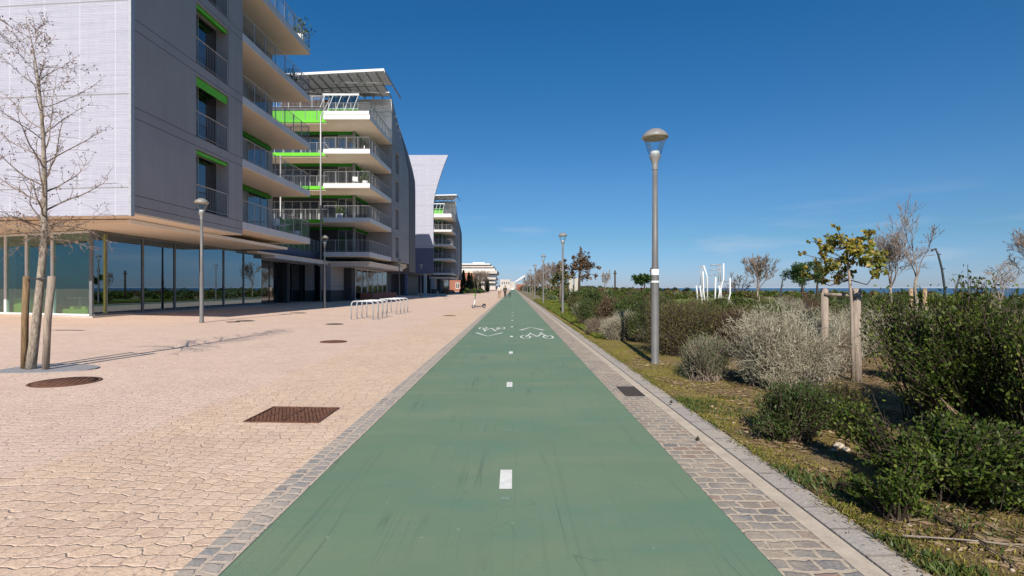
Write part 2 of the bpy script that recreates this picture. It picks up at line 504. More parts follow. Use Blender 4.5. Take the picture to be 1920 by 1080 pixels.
m.set('Base Color', m.mix(m.ramp(m.noise(p, 46, 5, .75), [(.30, .8), (.42, 0.0)]), m.ramp(m.noise(p, 9, 3), [(.3, (.62, .60, .55)), (.7, (.80, .78, .72))]), (.24, .29, .21)))
m.bump(m.noise(p, 160, 3), .4, .004)
M['paint'] = m.m
m = Nt('worn_paint', .75, .25)
p = m.pos()
m.set('Base Color', m.ramp(m.noise(p, 24, 5, .7), [(.30, (.24, .30, .22)), (.42, (.62, .64, .57)), (.8, (.80, .80, .74))]))
M['worn'] = m.m
m = Nt('faint_paint', .75, .25)
p = m.pos()
m.set('Base Color', m.ramp(m.noise(p, 24, 5, .7), [(.36, (.12, .20, .15)), (.6, (.22, .31, .25)), (.8, (.30, .38, .31))]))
M['faint'] = m.m

# buildings
m = Nt('white_mesh_panel', 0.55, 0.35)
p = m.pos(); x, y, z = m.xyz(p)
h1 = m.noise(m.comb(m.math('MULTIPLY', x, .22), 0.0, m.math('MULTIPLY', z, 5.5)), 1.6, 5, .75)
v1 = m.noise(m.comb(m.math('MULTIPLY', x, 9.0), 0.0, m.math('MULTIPLY', z, .3)), 1.5, 4, .7)
c = m.ramp(h1, [(0.32, (.37, .37, .425)), (0.5, (.45, .45, .50)), (0.62, (.48, .48, .525)), (0.72, (.62, .62, .65))])
c = m.mix(m.ramp(v1, [(0.45, 0.0), (0.7, .45)]), c, (.37, .37, .42))
cell = m.node('TexBrick', {'offset': 0.5}, Vector=m.comb(x, z, 0.0), Color1=(1, 1, 1, 1), Color2=(.9, .9, .92, 1), Mortar=(.62, .62, .68, 1), Scale=1.0, Mortar_Size=.008, Brick_Width=.09, Row_Height=.055)
c = m.mix(.8, c, cell.outputs['Color'], 'MULTIPLY')
vs = m.math('LESS_THAN', m.math('MODULO', m.math('ADD', x, 40.0), 1.32), .035)
c = m.mix(m.math('MULTIPLY', vs, .3), c, (.66, .66, .70))
seam = m.math('LESS_THAN', m.math('ABSOLUTE', m.math('SUBTRACT', m.math('MODULO', m.math('SUBTRACT', z, .095), 3.19), 3.19 / 2)), .025)
c = m.mix(seam, c, (.25, .24, .24))
m.set('Base Color', c); m.bump(m.math('ADD', cell.outputs['Fac'], h1), .3, .01)
M['screen'] = m.m
m = Nt('grey_render', 0.7, 0.25)
p = m.pos(); x, y, z = m.xyz(p)
md = m.math('MODULO', m.math('SUBTRACT', z, 1.23), 3.02)
ln = m.math('MAXIMUM', m.math('LESS_THAN', md, .022), m.math('LESS_THAN', m.math('ABSOLUTE', m.math('SUBTRACT', md, .385)), .011))
c = m.ramp(m.noise(p, .5, 4), [(0.3, (.335, .318, .315)), (0.7, (.385, .366, .36))])
c = m.mix(m.ramp(m.noise(p, 60, 3), [(.3, .12), (.7, 0.0)]), c, (.12, .12, .12))
c = m.mix(m.ramp(m.noise(m.mapped(p, (1.4, 1.4, .07)), 1.3, 5, .7), [(.5, 0.0), (.75, .45)]), c, (.25, .24, .235))
pn = m.math('LESS_THAN', m.math('MODULO', m.math('ADD', y, .25), 1.72), .014)
c = m.mix(m.math('MULTIPLY', pn, .35), c, (.12, .12, .12))
c = m.mix(ln, c, (.06, .06, .06))
m.set('Base Color', c); m.bump(m.math('SUBTRACT', m.math('MULTIPLY', m.noise(p, 70, 3), .25), ln), .4, .01)
M['grey_wall'] = m.m
M['dark_wall'] = noisy('dark_wall', (.050, .052, .056), (.068, .070, .075), 1.5, .7)
M['blue_grey'] = noisy('blue_grey_wall', (.095, .105, .17), (.115, .125, .19), .8, .6)
M['white_wall'] = noisy('white_render', (.60, .58, .55), (.68, .66, .63), .7, .75, .2)
M['fascia'] = noisy('slab_fascia', (.58, .57, .57), (.66, .65, .65), 1.2, .7, .25)
M['fascia_white'] = noisy('white_fascia', (.70, .68, .65), (.78, .76, .72), 1.2, .7, .25)
M['soffit'] = noisy('warm_soffit', (.74, .62, .48), (.81, .69, .55), .8, .7, .2)
M['green'] = noisy('bright_green_panel', (.12, .50, .015), (.15, .58, .025), 1.2, .5)
M['dark_green'] = noisy('deep_green_fabric', (.02, .20, .006), (.03, .27, .01), 2, .75)
M['deck_grey'] = noisy('pergola_louvre', (.15, .15, .155), (.20, .20, .20), 2, .6)
M['steel'] = noisy('galvanised_steel', (.36, .37, .38), (.46, .46, .46), 8, .45, .5, .25)
M['white_steel'] = noisy('white_steel', (.62, .62, .60), (.72, .72, .70), 6, .5)
M['rail'] = noisy('railing_metal', (.33, .32, .31), (.40, .39, .38), 5, .45, .5, .2)
M['dark_metal'] = noisy('dark_metal', (.035, .037, .04), (.055, .058, .06), 6, .5)
M['frame'] = noisy('window_frame', (.30, .34, .34), (.36, .40, .39), 4, .45)
M['mullion'] = noisy('shop_mullion', (.13, .14, .145), (.17, .18, .185), 4, .4)
M['shop_glass'] = glass('shop_glass', (.50, .62, .58), .20, gcol=(.66, .86, 1.0))
M['clear_shop_glass'] = glass('clear_shop_glass', (.74, .86, .80), .0, fres=.5)
M['clear_glass'] = glass('clear_glass', (.95, .97, .97), .0, fres=.45)
m = Nt('dark_pane', .03, .8)
m.set('Base Color', m.ramp(m.noise(m.mapped(m.pos(), (1.2, 1.2, .5)), 1.7, 3), [(.35, (.006, .009, .011)), (.65, (.03, .034, .036))]))
m.b.inputs['IOR'].default_value = 1.9
M['pane'] = m.m
M['plinth'] = noisy('stone_plinth', (.42, .37, .33), (.52, .46, .41), 3, .8)
M['interior'] = noisy('interior_plaster', (.16, .15, .14), (.22, .21, .20), .6, .8)
M['int_floor'] = noisy('interior_floor', (.30, .27, .24), (.38, .35, .31), 1, .5)
M['lime'] = noisy('lime_upholstery', (.34, .36, .08), (.42, .44, .11), 3, .8)
M['terracotta'] = noisy('terracotta_wall', (.24, .095, .06), (.30, .13, .085), .3, .8)
M['far_glass'] = noisy('far_glazing', (.055, .065, .07), (.10, .11, .115), .4, .3, .5)
M['cream'] = noisy('cream_wall', (.40, .37, .33), (.48, .44, .39), .3, .8)
m = Nt('dusky_mesh', .7, .3)
p = m.pos(); x, y, z = m.xyz(p)
c = m.ramp(m.noise(m.comb(0.0, m.math('MULTIPLY', y, 2.0), m.math('MULTIPLY', z, 6.0)), 1.4, 5, .8), [(.35, (.085, .08, .08)), (.5, (.15, .135, .13)), (.68, (.24, .22, .21))])
m.set('Base Color', c)
M['dusky'] = m.m
# street furniture
m = Nt('rusty_iron', .85, .25)
p = m.pos()
c = m.ramp(m.noise(p, 14, 5, .7), [(.3, (.075, .035, .022)), (.55, (.14, .065, .040)), (.75, (.20, .10, .065))])
m.set('Base Color', c); m.bump(m.noise(p, 60, 4), .6, .006)
M['rust'] = m.m
M['cast_iron'] = noisy('cast_iron', (.035, .03, .026), (.07, .058, .048), 20, .7, .3, 0, .4, 80)
M['pole'] = noisy('lamp_post_paint', (.125, .12, .115), (.155, .15, .142), 5, .5, .45)
M['dome'] = noisy('lamp_dome', (.20, .19, .175), (.25, .24, .22), 6, .45, .5)
M['dome_in'] = noisy('lamp_reflector', (.45, .38, .28), (.55, .47, .36), 6, .5, .5)
M['bulb'] = noisy('lamp_bulb', (.72, .72, .70), (.8, .8, .78), 6, .4, .5)
M['sticker'] = noisy('white_sticker', (.68, .70, .68), (.8, .8, .78), 6, .5)
M['stake'] = noisy('timber_stake', (.25, .165, .095), (.44, .31, .19), 5, .9, .15, 0, .8, 16, (6, 6, .8))
M['dark_stake'] = noisy('dark_timber', (.13, .085, .045), (.27, .18, .10), 5, .9, .15, 0, .8, 16, (6, 6, .8))
M['grey_stake'] = noisy('weathered_timber', (.22, .175, .14), (.40, .32, .25), 5, .9, .15, 0, .8, 16, (6, 6, .8))
m = Nt('pale_bark', .9, .15)
v = m.obj()
c = m.ramp(m.noise(m.mapped(v, (9, 9, 3)), 2.2, 5, .7), [(.3, (.13, .105, .08)), (.5, (.27, .225, .175)), (.7, (.42, .37, .30))])
m.set('Base Color', c); m.bump(m.noise(m.mapped(v, (10, 10, 4)), 4, 5), .9, .015)
M['bark'] = m.m
M['twig'] = noisy('bare_twig', (.15, .115, .09), (.26, .205, .165), 6, .9, .15)
M['pale_twig'] = noisy('pale_twig', (.22, .17, .13), (.36, .295, .235), 6, .9, .15)
M['bud'] = noisy('dry_bud', (.13, .07, .045), (.24, .14, .09), 9, .9, .1)
M['dark_twig'] = noisy('dark_branch', (.045, .033, .024), (.085, .062, .045), 6, .9, .15)
M['grey_twig'] = foliage('silver_twig', [(0, (.10, .085, .05)), (.35, (.25, .225, .15)), (.65, (.42, .385, .275)), (1, (.64, .59, .45))], 3, .85, .1, .15)
M['fawn_twig'] = foliage('fawn_twig', [(0, (.13, .09, .06)), (.5, (.25, .19, .135)), (1, (.38, .31, .235))], 3, .85, .1, .15)
M['silver_leaf'] = foliage('silver_leaf', [(0, (.17, .165, .11)), (.5, (.28, .275, .20)), (1, (.40, .39, .31))], 3, .7, .2, .2)
M['dark_leaf'] = foliage('glossy_dark_leaf', [(0, (.020, .034, .007)), (.35, (.045, .075, .012)), (.62, (.095, .135, .02)), (.86, (.20, .235, .045)), (1, (.26, .20, .07))], 3.2, .5, .36, .2)
M['olive_leaf'] = foliage('olive_leaf', [(0, (.045, .05, .014)), (.4, (.095, .095, .025)), (.75, (.16, .145, .038)), (1, (.24, .20, .06))], 2.5, .6, .25)
M['sage_leaf'] = foliage('sage_leaf', [(0, (.055, .075, .03)), (.45, (.11, .14, .058)), (.8, (.17, .20, .095)), (1, (.26, .28, .16))], 3, .65, .2)
M['mid_leaf'] = foliage('mid_green_leaf', [(0, (.025, .045, .012)), (.4, (.052, .085, .018)), (.75, (.095, .135, .028)), (1, (.15, .18, .05))], 2.2, .5, .25)
M['moss_leaf'] = foliage('yellow_green_blade', [(0, (.16, .15, .02)), (.4, (.27, .24, .04)), (.75, (.38, .31, .08)), (1, (.48, .38, .17))], .8, .7, .3, .15)
M['yellow_leaf'] = foliage('autumn_leaf', [(0, (.09, .12, .02)), (.3, (.18, .20, .035)), (.55, (.29, .265, .045)), (.8, (.41, .27, .045)), (1, (.28, .15, .04))], 2.2, .5, .35)
M['pine_leaf'] = foliage('pine_needle', [(0, (.012, .03, .008)), (.45, (.03, .065, .013)), (.8, (.06, .11, .02)), (1, (.10, .15, .03))], 1.5, .6, .15)
M['cypress_leaf'] = foliage('cypress_leaf', [(0, (.008, .014, .007)), (.6, (.018, .028, .012)), (1, (.035, .05, .02))], 1.0, .7, .1)
M['russet_leaf'] = foliage('russet_leaf', [(0, (.05, .028, .016)), (.4, (.11, .065, .035)), (.8, (.19, .125, .07)), (1, (.28, .2, .12))], 2.5, .7, .2)
M['verge_leaf'] = foliage('verge_blade', [(0, (.07, .09, .015)), (.4, (.13, .15, .022)), (.75, (.21, .20, .04)), (1, (.30, .26, .09))], .6, .7, .3, .15)
M['litter'] = foliage('dry_litter', [(0, (.10, .06, .035)), (.5, (.22, .15, .09)), (1, (.40, .30, .19))], 2, .9, .1, .1)
M['rock'] = noisy('pale_rock', (.38, .31, .22), (.52, .44, .34), 8, .9, .2, 0, .6, 30)
# ------------------------------------------------------------------ ground, path, sea
def struct(name, o):
    o.name = name
    return tag(o, kind='structure')
def sheet(name, x0, x1, y0, y1, mat, zf, nx=1, ny=1):
    mb = MB()
    xs = [x0 + (x1 - x0) * k / nx for k in range(nx + 1)]; ys = [y0 + (y1 - y0) * k / ny for k in range(ny + 1)]
    for yy in ys:
        for xx in xs: mb.v.append((xx, yy, zf(xx, yy)))
    for j in range(ny):
        for k in range(nx):
            a = j * (nx + 1) + k
            mb.f.append((a, a + 1, a + nx + 2, a + nx + 1)); mb.smooth.append(True)
    return struct(name, mb.build(name, mat))
g = MB()
for a, b, za, zb in ((-2500, 78, -.12, -.12), (78, 96, -.12, -2.6)):
    g.face([(a, -300, za), (b, -300, zb), (b, 9000, zb), (a, 9000, za)])
struct('ground', g.build('ground', M['ground']))
struct('sea', MB().face([(90, -2000, -2.3), (30000, -2000, -2.3), (30000, 30000, -2.3), (90, 30000, -2.3)]).build('sea', M['sea']))
FAR = 420.0
plz = MB()
plz.face([(-90, -40, plaza_z(-90)), (-1.713, -40, plaza_z(-1.713)), (-1.713, FAR, plaza_z(-1.713)), (-90, FAR, plaza_z(-90))])
struct('plaza_paving', plz.build('plaza_paving', M['plaza']))
struct('edge_paving', MB().box(-1.712, -1.486, -40, FAR, -.11, .004).build('edge_paving', M['edge_setts']))
path = struct('bike_path', MB().box(-1.485, 1.356, -40, FAR, -.11, 0.0).build('bike_path', M['path']))
struct('gutter', MB().box(1.357, 1.76, -40, FAR, -.11, .003).build('gutter', M['gutter']))
struct('footpath', MB().box(1.761, 1.885, -40, FAR, -.11, .006).build('footpath', M['concrete_band']))
struct('kerb', MB().box(1.897, 2.10, -40, FAR, -.11, .012).build('kerb', M['kerb'], bevel=.006))
rng0 = random.Random(5)
def bed_z(x, y):
    r = (math.sin(x * 1.9 + y * .7) * math.sin(y * 1.3 - x * .4) + math.sin(x * 4.1 + 1) * math.sin(y * 3.7)) * .5
    edge = min(1.0, max(0.0, (x - 2.1) / 1.0))
    return .018 + edge * (.035 + .03 * r)
sheet('planting_bed', 2.104, 16, -3, 34, M['soil'], bed_z, 70, 150)
sheet('terrain', 2.104, 77, 34.0, 400, M['ground'], lambda x, y: .02, 1, 1)
sheet('terrain', 16.0, 77, -60, 33.99, M['ground'], lambda x, y: .02, 1, 1)
sheet('terrain', 2.104, 16, -60, -3.01, M['ground'], lambda x, y: .018, 1, 1)
lw = MB()
lw.face([(5.2, 24, .10), (30, 24, .10), (42, 62, .10), (7.0, 62, .10)])
struct('lawn', lw.build('lawn', M['lawn']))
struct('lawn', MB().face([(2.3, 14, .085), (4.6, 19, .085), (5.4, 60, .085), (2.3, 60, .085)]).build('lawn', M['lawn']))
# low opposite shore, far across the water
hl = MB()
for k in range(40):
    x0, x1 = 900 + k * 260, 900 + (k + 1) * 260
    h0 = 12 + 14 * abs(math.sin(k * .7)) + 10 * abs(math.sin(k * .23)); h1 = 12 + 14 * abs(math.sin((k + 1) * .7)) + 10 * abs(math.sin((k + 1) * .23))
    yy = 11000
    hl.face([(x0, yy, -2.3), (x1, yy, -2.3), (x1, yy + 500, h1), (x0, yy + 500, h0)])
    hl.face([(x0, yy + 500, h0), (x1, yy + 500, h1), (x1, yy + 2500, -2.3), (x0, yy + 2500, -2.3)])
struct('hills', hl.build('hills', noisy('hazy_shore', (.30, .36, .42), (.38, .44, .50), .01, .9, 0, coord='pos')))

# painted markings belong to the path
ZM = .004
def dash(y0, y1, x0=-.10, x1=-.022, mat='paint', name='lane_dash'):
    MB().face([(x0, y0, ZM), (x1, y0, ZM), (x1, y1, ZM), (x0, y1, ZM)]).build(name, M[mat], path)
for k in range(8):
    yc = 3.80 + k * 3.72
    dash(yc - .19, yc + .19, -.104, -.012 if k == 0 else -.018)
dash(33.6, 112, -.075, -.045, 'faint', 'centre_line')
for (px, py) in ((952, 808), (948, 936)):                      # small worn stud marks between the dashes
    c = gr(px, py)
    mb = MB()
    for dx in (-.018, .014):
        mb.face([(c.x + dx - .012, c.y - .03, ZM), (c.x + dx + .012, c.y - .022, ZM), (c.x + dx + .011, c.y + .03, ZM), (c.x + dx - .012, c.y + .024, ZM)])
    mb.build('paint_stud', M['faint'], path)
def bike_mark(cx, cy, w, l, flip, mat='worn'):
    """painted bicycle seen from the side, stretched along the path"""
    s = -1 if flip else 1
    def T(x, y): return (cx + s * x * w, cy + s * y * l)
    lw_ = .05
    mb = MB()
    for wx in (-.36, .36):
        mb.strip([T(wx + .15 * math.cos(a), -.25 + .25 * math.sin(a)) for a in [2 * math.pi * k / 18 for k in range(18)]], lw_, ZM, True)
    for pl in ([(-.36, -.25), (-.17, .26), (.20, .26), (.02, -.22), (-.36, -.25)], [(.02, -.22), (-.19, .38)], [(-.27, .40), (-.12, .40)], [(.36, -.25), (.18, .42), (.29, .50)]):
        mb.strip([T(*q) for q in pl], lw_ * 1.05, ZM + .0004 * (1 + len(pl)))
    mb.build('bicycle_symbol', M[mat], path)
def chevron(cx, ya, yb, hw, mat='worn'):
    MB().strip([(cx - hw, yb), (cx, ya), (cx + hw, yb)], .10 if mat == 'worn' else .06, ZM).build('direction_arrow', M[mat], path)
bike_mark(.69, 15.35, .93, 2.0, False); chevron(.63, 18.5, 17.2, .40)
bike_mark(-.78, 17.6, .90, 2.0, True); chevron(-.78, 15.05, 16.2, .42)
bike_mark(.69, 47.6, .93, 2.0, False, 'faint'); chevron(.63, 50.6, 49.3, .40, 'faint')
bike_mark(-.78, 50.6, .90, 2.0, True, 'faint'); chevron(-.78, 48.0, 49.2, .42, 'faint')

# ------------------------------------------------------------------ buildings: shared pieces
S0, FH, ST = 4.25, 3.02, .38                                   # lowest soffit, storey height, slab thickness
def railing(p0, p1, z, parent, mat='rail', h=1.06, step=.12, post=1.05, mb=None, r=.007, build=True):
    mb = mb or MB()
    a, b = Vector((p0[0], p0[1], z)), Vector((p1[0], p1[1], z))
    d = (b - a); n = max(1, int(d.length / step))
    up = Vector((0, 0, h))
    mb.bar(a + up, b + up, .022); mb.bar(a + Vector((0, 0, .09)), b + Vector((0, 0, .09)), .014)
    for k in range(1, n):
        q = a + d * (k / n); mb.bar(q + Vector((0, 0, .09)), q + up, r)
    npst = max(1, round(d.length / post))
    for k in range(npst + 1):
        q = a + d * (k / npst); mb.bar(q, q + up, .028)
    if build: return mb.build('railing', M[mat], parent)
    return mb
def window_yz(parent, x, y0, y1, z0, z1, split=(.42,), name='window', mat='pane', fm='frame', ft=.06):
    """window lying in a plane of constant x, facing +x: frame with the panes as its child"""
    f = MB()
    f.box(x, x + .05, y0, y0 + ft, z0, z1); f.box(x, x + .05, y1 - ft, y1, z0, z1)
    f.box(x, x + .05, y0 + ft, y1 - ft, z0, z0 + ft); f.box(x, x + .05, y0 + ft, y1 - ft, z1 - ft, z1)
    for s in split:
        yy = y0 + (y1 - y0) * s
        f.box(x, x + .05, yy - ft * .45, yy + ft * .45, z0 + ft, z1 - ft)
    fo = f.build(name, M[fm], parent)
    g = MB().box(x + .015, x + .028, y0 + .01, y1 - .01, z0 + .01, z1 - .01)
    g.build('pane', M[mat], fo)
    return fo
def window_xz(parent, y, x0, x1, z0, z1, split=(), name='window', mat='pane', fm='frame', ft=.06):
    f = MB()
    f.box(x0, x0 + ft, y - .05, y, z0, z1); f.box(x1 - ft, x1, y - .05, y, z0, z1)
    f.box(x0 + ft, x1 - ft, y - .05, y, z0, z0 + ft); f.box(x0 + ft, x1 - ft, y - .05, y, z1 - ft, z1)
    for s in split:
        xx = x0 + (x1 - x0) * s
        f.box(xx - ft * .45, xx + ft * .45, y - .05, y, z0 + ft, z1 - ft)
    fo = f.build(name, M[fm], parent)
    MB().box(x0 + .01, x1 - .01, y - .028, y - .015, z0 + .01, z1 - .01).build('pane', M[mat], fo)
    return fo
def shop_bay(parent, p0, p1, z0, z1, ft=.085, fm='mullion', gm='shop_glass'):
    """one storey-high sheet of shop glass between plan points"""
    a, b = Vector(p0), Vector(p1)
    d = (b - a).normalized(); n = Vector((-d.y, d.x))
    f = MB()
    f.wall(a, a + d * ft, .12, z0, z1)
    f.wall(a + d * ft, b, .10, z0, z0 + .07); f.wall(a + d * ft, b, .10, z1 - .09, z1)
    fo = f.build('window', M[fm], parent)
    q0, q1 = a + d * ft + n * .045, b + n * .045
    MB().wall(q0, q1, .012, z0 + .07, z1 - .09).build('pane', M[gm], fo)

# ------------------------------------------------------------------ building A: the near block on the left
A = thing('apartment_building', 'nearest grey apartment block with a white mesh screen end above a glazed ground floor', 'building', (-20, 24, .2), 0, 'apartment blocks along the promenade')
XA, TOPA = -13.0, 17.4
SD = Vector((-5.0, .42)).normalized()                          # the screen end runs off to the left, turned a little away
c0 = Vector((XA - .06, 17.02))
c1 = c0 + SD * 20
scr = MB().wall(c1, c0, .10, 3.93, 19.6)
scr.build('mesh_screen', M['screen'], A)
MB().box(XA - .055, XA + .025, 16.96, 17.12, 3.90, 19.6).build('corner_trim', M['steel'], A)
w = MB()
t = .56
w.box(XA - t, XA, 17.14, 20.5, 4.05, TOPA)
w.box(XA - t, XA, 22.84, 24.0, 4.05, TOPA)
zs = [4.05]
for k in range(5):
    zs += [4.66 + FH * k, 4.66 + FH * k + 2.50]
zs += [TOPA + 2]
for k in range(0, len(zs) - 1, 2):
    w.box(XA - t, XA, 20.5, 22.84, zs[k], min(zs[k + 1], TOPA + 1.2) if zs[k] < TOPA else TOPA)
w.build('wall', M['grey_wall'], A)
core = MB()
core.box(-33, XA - t - .06, 18.9, 24.0, 4.07, TOPA - .02)
core.box(-33, -15.4, 24.0, 32.0, 4.07, TOPA - .02)
core.build('inner_block', M['grey_wall'], A)
for k in range(4):
    z0 = 4.66 + FH * k
    wf = window_yz(A, XA - t - .005, 20.5, 22.84, z0, z0 + 2.5, (.40,))
    if k in (0, 1, 2):
        drop = (.13, .34, .15)[k]
        MB().prism([(XA - .30, 20.54), (XA - .10, 20.54), (XA - .10, 22.80), (XA - .30, 22.80)], z0 + 2.38, z0 + 2.47).build('awning', M['dark_green'], A)
        MB().box(XA - .085, XA - .06, 20.54, 22.80, z0 + 2.46 - drop, z0 + 2.46).build('awning_valance', M['green'], A)
    rl = MB()
    railing((XA - .05, 20.52), (XA - .05, 22.82), z0 + .02, A, 'rail', 1.05, .11, 2.3)
for k in range(5):
    z = S0 + FH * k
    sl = MB().box(-15.4, XA, 24.005, 32.0, z + .035, z + ST)
    sl.build('balcony_slab', M['fascia'], A)
    MB().box(-15.398, XA - .03, 24.01, 31.97, z, z + .035).build('soffit', M['soffit'], A)
    mb = MB()
    railing((XA - .06, 24.1), (XA - .06, 31.94), z + ST, A, mb=mb, build=False, r=.006)
    railing((XA - .06, 31.94), (-15.4, 31.94), z + ST, A, mb=mb)
    if k < 4:
        window_yz(A, -15.395, 24.6, 28.2, z + ST + .04, z + ST + 2.45, (.33, .66))
        window_yz(A, -15.395, 28.9, 31.3, z + ST + .04, z + ST + 2.45, (.62,))
        if k in (0, 1):
            MB().tube([(-15.22, 24.3, z + FH - .16), (-15.22, 31.2, z + FH - .16)], .14, 10).build('awning_roll', M['dark_green'], A)
# ground floor
XG = -17.2
cor = Vector((XG, 20.4)); wdir = Vector((-5.4, 1.6)).normalized()
wend = cor + wdir * 14
pl = MB()
pl.prism([(XG + .12, 20.28), (XG + .12, 34.6), (XG - .1, 34.6), (XG - .1, 20.5), (wend.x, wend.y + .2), (wend.x, wend.y - .15)], .0, .30)
pl.build('plinth', M['plinth'], A)
ys = [20.4, 21.1, 23.2, 25.4, 27.5, 29.7, 31.9, 34.2]
for a, b in zip(ys, ys[1:]):
    shop_bay(A, (XG, a), (XG, b), .31, 3.80)
ds = [0.0, .02, 2.45, 4.05, 5.4, 7.2, 9.0, 11.0, 13.0]
for a, b in zip(ds[1:], ds[2:]):
    shop_bay(A, cor + wdir * b, cor + wdir * a, .31, 3.80, .13, 'white_steel', 'clear_shop_glass')
nin = Vector((-wdir.y, wdir.x)); nin = nin if nin.y > 0 else -nin
def inside(d, k):
    q = cor + wdir * d + nin * k
    return (q.x, q.y)
def inbox(mb, d0, d1, k0, k1, z0, z1):
    return mb.prism([inside(d0, k0), inside(d1, k0), inside(d1, k1), inside(d0, k1)], z0, z1)
inbox(MB(), .22, .62, .35, .75, .30, 3.80).build('column', M['lime'], A)
MB().box(XG - 1.0, XG - .6, 26.2, 26.6, .30, 3.80).box(XG - 1.0, XG - .6, 32.2, 32.6, .30, 3.80).build('column', M['interior'], A)
MB().prism([inside(.16, .16), (XG - .16, 34.4), (-31, 34.4), inside(13, .16)], .22, .29).build('shop_floor', M['int_floor'], A)
MB().box(-31, -25.5, 25.6, 34.4, .30, 3.79).build('shop_back_wall', M['interior'], A)
MB().box(-25.5, XG - .15, 34.28, 34.42, .30, 3.79).build('shop_side_wall', M['interior'], A)
sf = inbox(MB(), 4.25, 5.35, .30, 1.1, .30, 1.02); inbox(sf, 4.25, 5.35, 1.101, 1.3, .30, 1.40); sf.build('sofa', M['lime'], A)
bn = inbox(MB(), .8, 2.3, .35, .80, .30, .56); inbox(bn, 1.0, 1.25, .40, .75, .561, .68); inbox(bn, 1.7, 1.95, .40, .75, .561, .66); bn.build('bench', M['lime'], A)
tb_ = inbox(MB(), 2.9, 3.7, 1.4, 2.0, .98, 1.02); inbox(tb_, 3.25, 3.35, 1.65, 1.75, .30, .979); tb_.build('shop_table', M['fascia'], A)
# soffits and canopy
MB().prism([(XA - .02, 17.1), (XA - .02, 24.0), (-15.4, 24.0), (-15.4, 32.0), (-33, 32.0), (-33, 18.7)], 3.985, 4.045).build('soffit', M['soffit'], A)
ca = MB()
ca.prism([(-14.05, 18.25), (-14.05, 31.0), (XG - .3, 31.0), (XG - .3, 21.2), (-33, 25.9), (-33, 19.9)], 3.83, 3.95)
ca.build('canopy', M['soffit'], A)
MB().box(-14.05, -14.0, 18.25, 31.0, 3.815, 3.965).build('canopy_edge', M['fascia_white'], A)
# ------------------------------------------------------------------ low link between the two blocks
K = thing('link_building', 'low dark glazed link with a beige canopy, recessed between the nearest two blocks', 'building', (-20, 40, .2))
MB().box(-32, -18.9, 34.7, 47.5, .0, 4.0).build('wall', M['dark_wall'], K)
MB().box(-32, -17.55, 32.05, 45.6, 4.06, 4.62).build('roof', M['blue_grey'], K)
MB().box(-19.5, -16.55, 32.3, 45.2, 3.72, 3.86).build('canopy', M['soffit'], K)
MB().box(-19.5, -16.5, 34.6, 45.3, 3.52, 3.715).build('canopy_beam', M['fascia'], K)
for a, b in ((35.0, 36.9), (36.9, 38.6), (38.6, 40.4), (41.0, 42.6), (42.6, 44.4)):
    window_yz(K, -18.88, a, b, .28, 3.50, (), fm='dark_metal')
MB().box(-18.7, -18.3, 40.45, 40.95, .2, 3.52).build('column', M['dark_metal'], K)
MB().box(-18.6, -17.9, 44.6, 45.1, .2, 3.52).build('column', M['grey_wall'], K)
railing((-17.7, 32.2), (-17.7, 45.4), 4.62, K, r=.006)
MB().box(-18.8, -18.6, 40.0, 45.4, 4.63, 7.0).build('panel', M['dark_green'], K)

